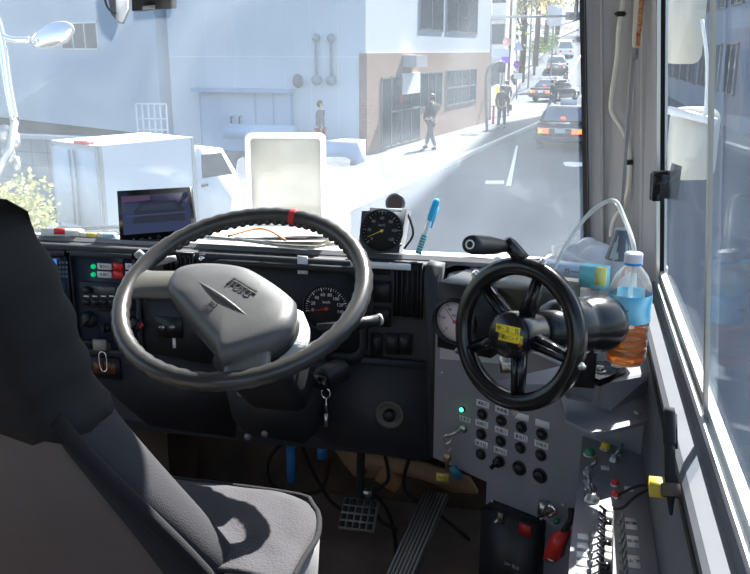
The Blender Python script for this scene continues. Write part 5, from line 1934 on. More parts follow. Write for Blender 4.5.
# ================================================================== OUTSIDE, ON THE TRUCK
def outside_truck():
    # left mirror and its arm
    c = PD(52, 35, 3.0)
    t = thing('wing_mirror', 'oval white-rimmed outside mirror on a chrome arm at far left', 'mirror', PD(10, 110, 3.0))
    f = Fr(c, (1, 0, .28), (0, .3, 1))
    bm = newbm()
    lathe(bm, f, [(0, -.05), (.06, -.035), (.085, -.012), (.09, 0), (.084, .004)], 40)
    for v in bm.verts:
        d = v.co - c; a, b, n = d.dot(f.u), d.dot(f.v), d.dot(f.n)
        v.co = f.p(a, b * .48, n)
    obj('shell', bm, M('mirror_shell', (.30, .28, .27), .4), t)
    bm = newbm(); lathe(bm, f, [(.084, .003), (.05, .010), (0, .013)], 40)
    for v in bm.verts:
        d = v.co - c; a, b, n = d.dot(f.u), d.dot(f.v), d.dot(f.n)
        v.co = f.p(a, b * .48, n)
    obj('mirror_glass', bm, M('mirror_glass_m', (.85, .85, .86), .08, metal=1), t)
    bm = newbm()
    tube(bm, [PD(30, 40, 3.0), PD(12, 40, 3.0), PD(2, 36, 3.0)], .012, 12, smooth=4)
    tube(bm, [PD(-6, 10, 3.0), PD(2, 40, 3.0), PD(8, 85, 3.0), PD(15, 122, 3.0)], .016, 12, smooth=4)
    obj('arm', bm, CHR, t)
    bm = newbm()
    for (x, y, r) in ((4, 128, .02), (14, 135, .018), (8, 150, .022), (16, 158, .012)):
        cyl(bm, PD(x, y, 3.0), PD(x + 2, y + 12, 2.98), r, 10)
    tube(bm, [PD(15, 120, 3.0), PD(10, 150, 2.95), PD(-4, 175, 2.9)], .014, 10)
    obj('bracket', bm, M('dull_alloy', (.45, .45, .44), .35, metal=.8), t)
    # wiper
    w = thing('windshield_wiper', 'black wiper parked along the bottom of the windshield outside', 'wiper', PD(80, 236, 2.5))
    bm = newbm(); tube(bm, [PY(36, 231, 2.17), PY(116, 227, 2.17), PY(215, 236, 2.17)], .006, 8); obj('arm', bm, BLKM, w)
    bm = newbm(); tube(bm, [PY(44, 236, 2.16), PY(118, 234, 2.16)], .007, 8); obj('blade', bm, RUB, w)
    # front under-view mirror: rounded rectangle white frame
    f = Fr(PD(285, 175, 2.75), (.975, .22, 0), (0, .05, 1))
    t = thing('front_mirror', 'rounded rectangular milky mirror in white frame in front of the windshield', 'mirror', PD(285, 240, 2.75))
    def quad(x0, y0, x1, y1): return pxrect(f, x0, y0, x1, y1)
    a0, a1, b0, b1 = quad(246, 133, 326, 232)
    outer = rrect(a0, a1, b0, b1, .02, 5); inner = rrect(a0 + .017, a1 - .017, b0 + .017, b1 - .017, .012, 5)
    bm = newbm()
    n = len(outer)
    L = [[bm.verts.new(f.p(a, b, c)) for a, b in P] for P, c in ((outer, -.02), (outer, .0), (inner, .004), (inner, -.02))]
    for A, B in zip(L, L[1:] + L[:1]):
        for k in range(n): bm.faces.new([A[k], A[(k + 1) % n], B[(k + 1) % n], B[k]])
    obj('frame', bm, M('milky_frame', (.62, .60, .56), .4), t)
    bm = newbm(); prism(bm, f, inner, -.014, -.010)
    obj('panel', bm, M('milky_panel', (.40, .36, .27), .2, alpha=.8, noise=.3, nscale=5), t)
    a0, a1, b0, b1 = quad(232, 158, 350, 240)
    k = .03
    bm = newbm(); prism(bm, f, [(a0 - k, b0), (a1, b0 - .0), (a1 - .0, b1 - .01), (a1 - .02, b1), (a0 + k, b1), (a0 + k * .5, b1 - .01)], -.05, -.04)  # translucent trapezoid added to imitate a pale reflection
    obj('reflection_sheet', bm, M('milky_reflection', (.5, .52, .55), .4, alpha=.35), t, smooth=False)
    bm = newbm(); cyl(bm, f.p(0, -.18, -.03), f.p(0, -.6, .2), .015, 12); obj('stem', bm, CHR, t)
    # mirrors outside the right window
    t = thing('side_mirror', 'large milky-white round-bottomed mirror housing outside the right window', 'mirror', PX(700, 178, .62))
    for i, (x0, y0, x1, y1) in enumerate(((676, 108, 718, 180), (674, -60, 707, 64))):
        Xp = .45
        d = 2.45
        f = Fr(PD((x0 + x1) / 2, (y0 + y1) / 2, d), (.93, .37, 0), Z)
        a0, a1, b0, b1 = pxrect(f, x0, y0, x1, y1)
        bm = newbm(); prism(bm, f, rrect(a0, a1, b0, b1, .035 if i == 0 else .03, 6), -.05, .0, bv=.012, seg=3)
        obj('housing', bm, M('mirror_housing', (.66, .62, .52) if i == 0 else (.55, .57, .6), .4), t)
        t0 = f
    bm = newbm(); tube(bm, [PD(668, 110, 2.4), PD(700, 118, 2.42), PD(716, 122, 2.42)], .012, 10); 
    tube(bm, [PD(702, 20, 2.38), PD(707, 60, 2.38), PD(706, 105, 2.38), PD(703, 118, 2.38)], .005, 10, smooth=4)
    obj('arm', bm, M('white_arm', (.8, .8, .8), .4), t)


outside_truck()

# ================================================================== THE STREET
ASPH = M('asphalt', (0.085, 0.098, 0.12), 0.85, spec=.08, noise=.18, nscale=1.2, bump=.3, bscale=40)
ASPL = M('pale_pavement', (0.21, 0.215, 0.225), 0.85, spec=.08, noise=.12, nscale=1.5)
LINE = M('road_paint', (0.8, 0.8, 0.8), 0.7)
WALLW = M('white_wall_panels', (0.54, 0.58, 0.64), 0.7, noise=.05, nscale=.5)
CONC = M('weathered_concrete', (0.36, 0.36, 0.36), 0.9, noise=.3, nscale=.7)
BLUEW = M('pale_blue_steel', (0.42, 0.50, 0.64), 0.5)
GLD = M('dark_window_pane', (0.03, 0.045, 0.06), 0.12, spec=.3)
FRM = M('window_frame_grey', (0.16, 0.15, 0.15), .5)


def ramp_poly(bm, pts, h=0.0, th=0.12):
    """a flat polygon from pixels, laid on the street (level, then rising beyond the crossing)"""
    P = [G(x, y, h) for x, y in pts]
    A = [bm.verts.new(p) for p in P]; B = [bm.verts.new(p - Vector((0, 0, th))) for p in P]
    n = len(P)
    bm.faces.new(A); bm.faces.new(B[::-1])
    for i in range(n): bm.faces.new([A[i], B[i], B[(i + 1) % n], A[(i + 1) % n]])


def ground():
    bm = newbm()
    # level street, then the hill
    ys = [-15, 69, 185]
    for a, b in ((-15, HY), (HY, 185.0)):
        za, zb = gz(a), gz(b)
        vs = [bm.verts.new(p) for p in ((-70, a, za), (70, a, za), (70, b, zb), (-70, b, zb), (-70, a, za - 1), (70, a, za - 1), (70, b, zb - 1), (-70, b, zb - 1))]
        for q in ((0, 1, 2, 3), (7, 6, 5, 4), (0, 4, 5, 1), (1, 5, 6, 2), (2, 6, 7, 3), (3, 7, 4, 0)): bm.faces.new([vs[i] for i in q])
    o = obj('street', bm, ASPH, smooth=False); o['kind'] = 'structure'
    # pavement in front of the buildings
    bm = newbm()
    k0, k1 = G(340, 212), G(531, 127)
    A, B = G(366, 158), G(487, 124)
    d = (k1 - k0).normalized()
    k2 = k0 + d * ((55 - k0.y) / d.y)
    ks = k0 - d * 6
    P = [ks, k2, Vector((-12, 55, 0)), Vector((-30, 40, 0)), Vector((-30, 22, 0)), Vector((-9, 19, 0))]
    up = [bm.verts.new(p + Vector((0, 0, .10))) for p in P]; lo = [bm.verts.new(p + Vector((0, 0, -.1))) for p in P]
    bm.faces.new(up); bm.faces.new(lo[::-1])
    for i in range(len(P)): bm.faces.new([up[i], lo[i], lo[(i + 1) % len(P)], up[(i + 1) % len(P)]])
    o = obj('sidewalk', bm, M('pavement_slabs', (0.125, 0.135, 0.15), .85, spec=.08, noise=.15, nscale=1.5), smooth=False); o['kind'] = 'structure'
    # kerb stone
    bm = newbm()
    nrm = Vector((d.y, -d.x, 0))
    f = Fr(ks, d, -nrm)
    fbox(bm, f, 0, (k2 - ks).length, -.18, 0, -.05, .12, .01)
    o = obj('kerb_strip', bm, M('kerb_stone', (.5, .5, .5), .8), smooth=False); o['kind'] = 'structure'
    # pale bank left of the rising road
    bm = newbm()
    pts = [(480, 108), (505, 108), (523, 80), (556, 40), (578, 30), (578, 12), (520, 10), (480, 40)]
    ramp_poly(bm, pts, .15, .3)
    o = obj('hill_pavement', bm, ASPL, smooth=False); o['kind'] = 'structure'

    # painted marks
    def mark(pts, lab, name='lane_line', cat='road marking', group=None):
        bm = newbm(); ramp_poly(bm, pts, .012, .02)
        tag(obj(name, bm, LINE, smooth=False), lab, cat, group)
    mark([(506, 186), (511, 186), (518, 146), (516, 146)], 'white lane line on the road left of the dark taxi')
    mark([(563, 163), (566, 162), (584, 163), (584, 166), (574, 167), (565, 166)], 'white oblong mark on the asphalt below the dark taxi')
    mark([(486, 181), (504, 181), (504, 184), (485, 184)], 'short white bar left of the lane line')
    mark([(568, 77), (569.5, 77), (583, 52), (582, 52)], 'white centre line rising along the hill road')
    mark([(564, 88), (566, 88), (569, 78), (568, 78)], 'white centre line just below the grey car on the hill')
    for k in range(7):
        x0 = 468 + k * 15
        mark([(x0, 116 - k * .2), (x0 + 7, 116 - k * .2), (x0 + 16, 104), (x0 + 10, 104)], 'white crossing stripe on the near side of the junction', 'crossing_stripe', group='near crossing stripes')
    for k in range(4):
        x0 = 553 + k * 9
        mark([(x0, 97), (x0 + 5, 97), (x0 + 7, 91), (x0 + 3, 91)], 'white crossing stripe at the foot of the hill', 'crossing_stripe', group='far crossing stripes')


ground()


def window_unit(parent, fr, a0, a1, b0, b1, nx=1, ny=1, fm=None, pm=None, name='window', dep=.025):
    bm = newbm(); w = .06
    fbox(bm, fr, a0, a1, b0, b0 + w, 0, dep); fbox(bm, fr, a0, a1, b1 - w, b1, 0, dep)
    for k in range(nx + 1):
        a = a0 + (a1 - a0 - w) * k / nx; fbox(bm, fr, a, a + w, b0, b1, 0, dep)
    for k in range(1, ny): 
        b = b0 + (b1 - b0) * k / ny; fbox(bm, fr, a0, a1, b - w / 2, b + w / 2, 0, dep)
    o = obj(name, bm, fm or FRM, parent, smooth=False)
    bm = newbm(); fbox(bm, fr, a0 + .01, a1 - .01, b0 + .01, b1 - .01, .003, .012)
    obj('pane', bm, pm or GLD, o, smooth=False)
    return o


def building_main():
    A, B = G(366, 158), G(487, 124)
    t = thing('white_building', 'large white building with brick-clad shop front along the street', 'building', A)
    d = (B - A).normalized(); L = (B - A).length
    fs = Fr(A, d, Z)          # street facade, outward normal
    if fs.n.x < 0: fs = Fr(A, d, Z)
    nn = Vector((d.y, -d.x, 0))
    fs = Fr(A, d, Z)
    # frontal facade at A going left
    e = Vector((-1, .06, 0)).normalized()
    p0 = PY(162, 150, A.y); W = (A.x - PY(163, 150, 26.2).x)
    H = 12.0
    bm = newbm()
    back = Vector((-nn.x, -nn.y, 0)) * 14
    c0 = A; c1 = B; c2 = B + back; c3 = A + e * W + Vector((0, 14, 0)); c4 = A + e * W
    loft(bm, [[c + Vector((0, 0, z)) for c in (c0, c1, c2, c3, c4)] for z in (0, H)])
    obj('wall', bm, WALLW, t, smooth=False)
    # brick cladding of the ground floor on street side + a return on the front
    brick = bpy.data.materials.new('tan_brick'); brick.use_nodes = True
    nt = brick.node_tree; b = nt.nodes['Principled BSDF']; b.inputs['Roughness'].default_value = .85
    tc = nt.nodes.new('ShaderNodeTexCoord'); br = nt.nodes.new('ShaderNodeTexBrick')
    mp = nt.nodes.new('ShaderNodeMapping'); mp.inputs['Rotation'].default_value = (PI / 2, 0, 0)
    br.inputs['Color1'].default_value = (.24, .145, .105, 1); br.inputs['Color2'].default_value = (.29, .18, .13, 1); br.inputs['Mortar'].default_value = (.33, .27, .23, 1)
    br.inputs['Scale'].default_value = 4; br.inputs['Mortar Size'].default_value = .02
    sx = nt.nodes.new('ShaderNodeSeparateXYZ'); cb = nt.nodes.new('ShaderNodeCombineXYZ'); ad = nt.nodes.new('ShaderNodeMath')
    nt.links.new(tc.outputs['Object'], sx.inputs[0]); nt.links.new(sx.outputs[0], ad.inputs[0]); nt.links.new(sx.outputs[1], ad.inputs[1])
    nt.links.new(ad.outputs[0], cb.inputs[0]); nt.links.new(sx.outputs[2], cb.inputs[1]); nt.links.new(cb.outputs[0], br.inputs['Vector'])
    nt.links.new(br.outputs['Color'], b.inputs['Base Color'])
    hb = fs.px(400, 53)[1]
    bm = newbm(); fbox(bm, fs, -.06, L + .05, 0, hb, -.2, .06)
    obj('brick_cladding', bm, brick, t, smooth=False)
    fc = Fr(fs.p(0, 0, .06), fs.u, fs.v)
    # upper windows
    for (x0, y0, x1, y1, nx) in ((419, -24, 443, 31, 2), (446, -24, 477, 33, 3)):
        a0 = fs.px(x0, y1)[0]; a1 = fs.px(x1, y1)[0]; b0 = fs.px((x0 + x1) / 2, y1)[1]; b1 = b0 + 2.6
        window_unit(t, fs, a0, a1, b0, b1, nx, 1)
    # shop windows and door
    def sw(x0, x1, yb, yt, nx, ny, name='shop_window'):
        a0 = fc.px(x0, (yb + yt) / 2)[0]; a1 = fc.px(x1, (yb + yt) / 2)[0]
        b0 = fc.px((x0 + x1) / 2, yb)[1]; b1 = fc.px((x0 + x1) / 2, yt)[1]
        return window_unit(t, fc, a0, a1, b0, b1, nx, ny, name=name)
    sw(381, 391, 148, 77, 1, 1)
    dr = sw(391, 420, 143, 75, 3, 2, 'shop_door')
    sw(420, 442, 107, 72, 3, 1)
    sw(446, 476, 104, 69, 4, 2)
    bm = newbm(); a, b = fc.px(409, 52); fbox(bm, fc, a - .6, a + .5, b - .5, b - .1, 0, .5); obj('sign_lamp', bm, M('sign_grey', (.4, .4, .42), .5), t, smooth=False)
    bm = newbm(); fbox(bm, fc, a - .7, a + .9, b - 1.4, b - .7, 0, .10); obj('shop_sign', bm, WLAB, t, smooth=False)
    # front face frame
    ff = Fr(A, -e, Z)          # u to the right, normal towards the camera
    # vertical panel joints
    bm = newbm()
    for k in range(1, int(W / .9)):
        fbox(bm, ff, -k * .9 - .008, -k * .9 + .008, 0, H, .0, .006)
    for zz in (3.1, 6.2, 9.3): fbox(bm, ff, -W, 0, zz - .015, zz + .015, 0, .010)
    obj('panel_joints', bm, M('joint_grey', (.66, .68, .70), .7), t, smooth=False)
    # big steel double door with canopy
    a0, a1, b0, b1 = pxrect(ff, 203, 92, 293, 165)
    am = ff.px(257, 120)[0]
    dd = []
    for aa, ab in ((a0, am), (am, a1)):
        bm = newbm(); fbox(bm, ff, aa + .01, ab - .01, .05, b1, 0, .10, .01)
        dd.append(obj('door_leaf', bm, BLUEW, t, smooth=False))
    bm = newbm()
    for aa in (a0, am, a1): fbox(bm, ff, aa - .03, aa + .03, .05, b1, 0, .115)
    fbox(bm, ff, ff.px(275, 120)[0] - .02, ff.px(275, 120)[0] + .02, .05, b1, 0, .115)
    obj('door_frame', bm, M('canopy_blue', (.30, .38, .52), .5), t, smooth=False)
    bm = newbm(); fbox(bm, ff, a0 - .15, a1 + .1, b1, b1 + .12, 0, .45); obj('door_canopy', bm, M('canopy_blue', (.30, .38, .52), .5), t, smooth=False)
    bm = newbm()
    for x in (234, 242):
        a, b = ff.px(x, 124); tube(bm, [ff.p(a, b - .25, .12), ff.p(a, b - .25, .2), ff.p(a, b + .25, .2), ff.p(a, b + .25, .12)], .03, 8)
    obj('door_handle', bm, BLKM, dd[0])
    # lamp, pipes
    a, b = ff.px(299, 81); bm = newbm(); ball(bm, ff.p(a, b, .12), .17, sz=1.3); obj('wall_lamp', bm, M('lamp_dark', (.12, .12, .13), .4), t)
    for x in (317, 332):
        a, bt = ff.px(x, 38); _, bb = ff.px(x, 80)
        bm = newbm(); cyl(bm, ff.p(a, bt, .12), ff.p(a, bb, .12), .05, 12)
        ball(bm, ff.p(a, bt, .1), .13); ball(bm, ff.p(a, bb, .12), .17)
        obj('vent_pipe', bm, M('pipe_grey', (.22, .27, .30), .4), t)
    # storage box in front
    A2 = PZ(340, 164, 0.1)
    q = A2
    s = thing('storage_bin', 'pale blue-grey lidded storage bin against the white building', 'bin', q)
    f = Fr(q + Vector((0, 0, 0)), -e, Z)
    a0, a1 = f.px(327, 150)[0], f.px(357, 150)[0]
    h = f.px(340, 128)[1]
    bm = newbm(); fbox(bm, f, a0 - 1.2, a1, 0.0, h * .62, -.85, 0, .03); obj('body', bm, BLUEW, s)
    bm = newbm(); prism(bm, Fr(f.p(a0 - 1.2, 0, 0), f.v, f.n), [(h * .62, .03), (h * .62, -.85), (h * .9, -.8), (h, -.5), (h * .92, -.1)], 0, -(a1 - a0 + 1.2), bv=.02)
    obj('lid', bm, BLUEW, s)
    return A, e, W


A_, e_, W_ = building_main()


def building_left():
    # building at left with one high window; its lower edge shows above a grey block wall
    p_r = PY(162, 130, 27.0); p_l = PY(-160, 110, 44)
    u = (p_r - p_l); u.z = 0
    f = Fr(Vector((p_l.x, p_l.y, 0)), u, Z)
    L = u.length
    zb = f.px(60, 124)[1]
    t = thing('side_building', 'tall pale building with one high ribbon window at far left', 'building', f.p(L / 2, 0, -5))
    bm = newbm(); fbox(bm, f, 0, L, zb, 13, -2.5, 0)
    obj('wall', bm, WALLW, t, smooth=False)
    bm = newbm(); fbox(bm, f, 0, L, 0, zb + .02, -2.5, -.5); obj('shaded_gap', bm, M('gap_shade', (.10, .10, .11), .8), t, smooth=False)  # set-back base coloured dark to stand for the shaded gap below the wall
    a0, a1, b0, b1 = pxrect(f, 61, 22, 98, 51)
    b0 = f.px(80, 50)[1]; b1 = f.px(80, 22)[1]
    window_unit(t, f, a0, a1, b0, b1, 3, 1, fm=WHT)
    # block retaining wall
    g0 = PZ(-60, 168, 1.3); g1 = PZ(200, 178, 1.3)
    w = thing('block_wall', 'grey concrete block wall behind the white box truck', 'wall', (g0 + g1) / 2)
    q0 = PD(-60, 134, 19.5); q1 = PD(165, 150, 17.5)
    f2 = Fr(Vector((q0.x, q0.y, 0)), Vector((q1.x - q0.x, q1.y - q0.y, 0)), Z)
    h = f2.px(40, 139)[1]
    bm = newbm(); fbox(bm, f2, 0, (q1 - q0).length, 0, h, -.25, 0)
    obj('blocks', bm, CONC, w, smooth=False)
    bm = newbm()
    for k in range(1, 5): fbox(bm, f2, 0, (q1 - q0).length, h * k / 5 - .01, h * k / 5 + .01, 0, .006)
    for k in range(1, 14): fbox(bm, f2, (q1 - q0).length * k / 14 - .01, (q1 - q0).length * k / 14 + .01, 0, h, 0, .006)
    obj('joints', bm, M('joint_dark', (.22, .22, .22), .9), w, smooth=False)
    bm = newbm(); fbox(bm, f2, 0, (q1 - q0).length, h, h + .07, -.3, .06); obj('coping', bm, M('coping', (.5, .5, .5), .8), w, smooth=False)
    # white fence
    f3 = Fr(PD(137, 135, 22), (1, .25, 0), Z)
    fn = thing('white_fence', 'white tubular gate fence between the two buildings', 'fence', Vector((f3.o.x, f3.o.y, 0)))
    a0, a1, b0, b1 = pxrect(f3, 137, 104, 167, 134)
    for k in range(6):
        bm = newbm(); a = a0 + (a1 - a0) * k / 5; cyl(bm, f3.p(a, b0 - 1.5, 0), f3.p(a, b1, 0), .025, 8)
        obj('post', bm, WHT, fn)
    bm = newbm()
    for b in (b0 + .1, (b0 + b1) / 2, b1): cyl(bm, f3.p(a0, b, 0), f3.p(a1, b, 0), .025, 8)
    obj('rail', bm, WHT, fn)


building_left()


def wheel(bm, c, ax, r, w):
    cyl(bm, Vector(c) - Vector(ax) * w / 2, Vector(c) + Vector(ax) * w / 2, r, 20, bv=.03)


def kei_truck():
    # small white box truck parked side-on; box rear at left
    K = PD(98, 146, 12.5); Rt = PD(195, 137, 13.8)
    zt = K.z
    f = Fr(Vector((K.x, K.y, 0)), Vector((Rt.x - K.x, Rt.y - K.y, 0)), Z)
    L = f.px(196, 190)[0]
    t = thing('box_truck', 'small white box truck parked behind the dashboard monitor', 'truck', f.p(L / 2, 0, -.7))
    BW = M('truck_white', (.62, .66, .70), .4); 
    # box: side facing camera; the rear doors face left-camera
    wdt = 1.3
    z0, z1 = .62, zt
    p0 = f.p(0, 0, 0); p1 = f.p(L, 0, 0)
    perp_ = -f.n
    def bx(bm, a0, a1, zz0, zz1, c0, c1, bv=.02): fbox(bm, Fr(f.o, f.u, f.v), a0, a1, zz0, zz1, c0, c1, bv)
    # skew: left end cut obliquely so its doors are in view
    bm = newbm()
    q = [p0, p1, p1 + perp_ * wdt, p0 + perp_ * wdt]
    loft(bm, [[v + Vector((0, 0, z)) for v in q] for z in (z0, z1)])
    obj('cargo_box', bm, BW, t, smooth=False)
    rv = (q[3] - q[0]); rl = rv.length
    fr_ = Fr(q[3], q[0] - q[3], Z)
    GA = M('alloy_edge', (.45, .46, .47), .4, metal=.6)
    for k in range(2):
        bm = newbm(); fbox(bm, fr_, rl * (.05 + .46 * k), rl * (.49 + .46 * k), z0 + .08, z1 - .08, 0, .03, .01)
        o = obj('rear_door', bm, BW, t)
        bm = newbm(); a = rl * (.44 + .1 * k); cyl(bm, fr_.p(a, z0 + .1, .05), fr_.p(a, z1 - .1, .05), .015, 8); obj('lock_bar', bm, GA, o)
    bm = newbm()
    for (a, b) in ((0, .05), (.95, 1)): fbox(bm, fr_, rl * a, rl * b, z0, z1, 0, .02)
    fbox(bm, fr_, 0, rl, z1 - .05, z1, 0, .02)
    fbox(bm, f, 0, .05, z0, z1, 0, .02); fbox(bm, f, 0, L, z0, z0 + .06, 0, .02); fbox(bm, f, L - .05, L, z0, z1, 0, .02)
    obj('edge_trim', bm, GA, t, smooth=False)
    bm = newbm(); fbox(bm, fr_, rl * .55, rl * .8, z1 - .0, z1 + .04, -.1, .04, .01); obj('marker_lamp', bm, REDB, t)
    # cab
    c1 = f.px(243, 190)[0]
    zc = f.px(215, 147)[1]
    side = [(L + .03, .45), (c1, .45), (c1 + .02, .95), (c1 - .14, zc - .45), (c1 - .42, zc - .03), (L + .35, zc), (L + .03, zc)]
    bm = newbm(); prism(bm, f, side, -1.38, 0, bv=.05, seg=3); obj('cab', bm, BW, t)
    wn = [(L + .14, zc - .48), (c1 - .22, zc - .48), (c1 - .45, zc - .10), (L + .14, zc - .10)]
    bm = newbm(); prism(bm, f, wn, -.01, .012); obj('side_window', bm, GLD, t, smooth=False)
    ws = Fr(f.p(c1 - .13, zc - .45, 0), -f.n, (f.p(c1 - .41, zc - .05, 0) - f.p(c1 - .13, zc - .45, 0)))
    bm = newbm(); fbox(bm, ws, .12, 1.26, .03, .42, -.02, .02); obj('windscreen', bm, GLD, t, smooth=False)
    bm = newbm(); fbox(bm, f, L + .10, L + .24, zc - .62, zc - .58, 0, .03, .005); obj('door_handle', bm, BLKM, t)
    bm = newbm(); bx(bm, -.1, c1 - .1, .35, .62, -1.2, -.1); obj('chassis', bm, GREYD, t)
    for a in (.35, c1 - .45):
        for c_ in (-.08, -1.3):
            bm = newbm(); wheel(bm, f.p(a, .27, c_), f.n, .27, .15); obj('wheel', bm, RUB, t)


kei_truck()


def car(name, lab, pix, dist_y, heading, bodym, W=1.7, L=4.4, H=1.45, z=0.0, taxi=False, lit=True, wagon=False):
    """pix: picture point of the rear-bottom centre; heading: angle of its forward axis from +Y to the right"""
    g = G(*pix)
    x0 = g.x
    o = Vector((g.x, g.y, gz(g.y)))
    h = math.radians(heading)
    fwd = Vector((math.sin(h), math.cos(h), HG if g.y > HY else 0)).normalized()
    rt = Vector((math.cos(h), -math.sin(h), 0))
    f = Fr(o, rt, fwd)          # u right, v forward, n up
    t = thing(name, lab, 'car', o)
    r = .31
    def sect(v, w, zlo, zhi, tuck=.06):
        return [(-w, zlo + .05), (-w + .04, zlo), (w - .04, zlo), (w, zlo + .05), (w + .0, (zlo + zhi) / 2), (w - tuck, zhi), (-w + tuck, zhi), (-w, (zlo + zhi) / 2)], v
    w = W / 2
    S = [sect(0, w * .92, .38, .80 if not wagon else .9), sect(.08, w, .28, .90), sect(.9, w, .20, .94), sect(2.2, w, .2, .93), sect(L * .72, w, .2, .92), sect(L * .93, w * .98, .22, .80), sect(L, w * .90, .32, .68)]
    bm = newbm(); loft(bm, [[f.p(a, v, c) for a, c in s] for s, v in S])
    body = obj('body', bm, bodym, t, ang=30)
    # cabin
    base = [(.55 if not wagon else .1, .92), (L * .70, .92)]
    roof = [(1.15 if not wagon else .45, H), (L * .52, H)]
    bm = newbm()
    rings = []
    for (v0, v1, ww, zz) in ((base[0][0], base[1][0], w * .95, .90), ((base[0][0] + roof[0][0]) / 2 + .05, (base[1][0] + roof[1][0]) / 2 - .05, w * .88, (H + .92) / 2 + .02), (roof[0][0], roof[1][0], w * .74, H - .03), (roof[0][0] + .12, roof[1][0] - .12, w * .66, H)):
        rings.append([f.p(a, v, zz) for a, v in ((-ww, v0 + .05), (-ww * .9, v0), (ww * .9, v0), (ww, v0 + .05), (ww, v1 - .08), (ww * .9, v1), (-ww * .9, v1), (-ww, v1 - .08))])
    loft(bm, rings)
    obj('cabin', bm, bodym, body, ang=30)
    # panes
    def quadp(name, P, m=GLD):
        bm = newbm(); vs = [bm.verts.new(p) for p in P]; bm.faces.new(vs)
        o_ = obj(name, bm, m, t, smooth=False)
        md = o_.modifiers.new('t', 'SOLIDIFY'); md.thickness = .02; md.offset = 0
    b0, r0 = base[0][0], roof[0][0]
    zz0, zz1 = .96, H - .07
    def lerp(a, b, s): return a + (b - a) * s
    quadp('rear_window', [f.p(-w * .80, lerp(b0, r0, .08) - .03, zz0), f.p(w * .80, lerp(b0, r0, .08) - .03, zz0), f.p(w * .66, lerp(b0, r0, .86) - .05, zz1), f.p(-w * .66, lerp(b0, r0, .86) - .05, zz1)], M('car_rear_glass', (.16, .20, .24), .06, spec=1.0))
    b1, r1 = base[1][0], roof[1][0]
    quadp('windscreen', [f.p(-w * .8, b1 + .0, zz0), f.p(w * .8, b1 + .0, zz0), f.p(w * .66, lerp(b1, r1, .9) + .05, zz1), f.p(-w * .66, lerp(b1, r1, .9) + .05, zz1)])
    for s in (-1, 1):
        quadp('side_window', [f.p(s * w * .965, b0 + .35, zz0), f.p(s * w * .965, b1 - .25, zz0), f.p(s * w * .79, r1 - .05, zz1), f.p(s * w * .79, r0 + .15, zz1)])
    for v in (.85, L - .85):
        for s in (-1, 1):
            bm = newbm(); wheel(bm, f.p(s * (w - .09), v, r), f.u, r, .2); wh = obj('wheel', bm, RUB, t)
            bm = newbm(); wheel(bm, f.p(s * (w - .02), v, r), f.u, r * .55, .08); obj('hubcap', bm, SILV, wh)
    TL = M('tail_light_lit' if lit else 'tail_light', (.6, .03, .02), .3, emit=(1, .08, .03) if lit else None, estr=2.2 if lit else 0)
    for s in (-1, 1):
        bm = newbm(); fbox(bm, Fr(f.o, f.u, f.n), min(s * w * .86, s * w * .45), max(s * w * .86, s * w * .45), .58, .74, -.06, .05, .01)
        obj('tail_light', bm, TL, t)
        bm = newbm(); fbox(bm, Fr(f.o, f.u, f.n), min(s * w * .86, s * w * .70), max(s * w * .86, s * w * .70), .60, .72, .045, .06, .005)
        obj('indicator', bm, M('amber_lens', (.8, .35, .05), .3, emit=(1, .5, .1), estr=.6 if lit else .0), t)
        bm = newbm(); fbox(bm, Fr(f.p(0, L, 0), -f.u, f.n), min(s * w * .82, s * w * .5), max(s * w * .82, s * w * .5), .52, .66, -.08, .02, .01)
        obj('headlight', bm, M('headlight', (.8, .8, .8), .1), t)
    ff_ = Fr(f.o, f.u, f.n)
    bm = newbm(); fbox(bm, ff_, -w * .96, w * .96, .34, .50, -.1, .10, .03); obj('bumper', bm, bodym if wagon else GREYD, t)
    bm = newbm(); fbox(bm, ff_, -w * .9, w * .9, .745, .765, -.02, .055); obj('chrome_strip', bm, SILV, t, smooth=False)
    bm = newbm(); fbox(bm, ff_, -.17, .17, .60, .74, .0, .06); obj('number_plate', bm, M('plate_pale', (.6, .65, .62), .5), t, smooth=False)
    if taxi:
        v = (roof[0][0] + roof[1][0]) / 2
        bm = newbm(); fbox(bm, Fr(f.p(0, v, H), f.u, f.v), -.28, .28, -.09, .09, 0, .16, .04); obj('roof_sign', bm, M('taxi_sign', (.65, .68, .72), .4), t)
        bm = newbm(); fbox(bm, ff_, -.07, .07, H - .42, H - .36, -.62, -.54, .01); obj('brake_lamp', bm, TL, t)
    return t


car('taxi', 'dark taxi with lit red tail lights and roof sign, nearest car', (559, 151), 30, 7, M('taxi_black', (.02, .022, .03), .15, coat=.8), taxi=True, L=4.6, W=1.72)
car('taxi', 'dark taxi seen from behind at an angle beyond the first one', (540, 102), 60, 24, M('taxi_dark', (.03, .025, .025), .15, coat=.8), taxi=True, L=4.6)
car('saloon_car', 'grey saloon car driving up the hill behind the white car', (556, 74.5), 81, -2, M('car_grey', (.30, .30, .33), .25, coat=.6), lit=False)
car('white_car', 'white car furthest up the hill road', (565, 58), 95, -4, M('car_white', (.78, .78, .78), .3, coat=.5), lit=False, wagon=True, H=1.6)
car('hatchback', 'white car half hidden by the right windshield pillar', (596, 86), 70, 0, M('car_white', (.78, .78, .78), .3), lit=False, wagon=True, H=1.5)


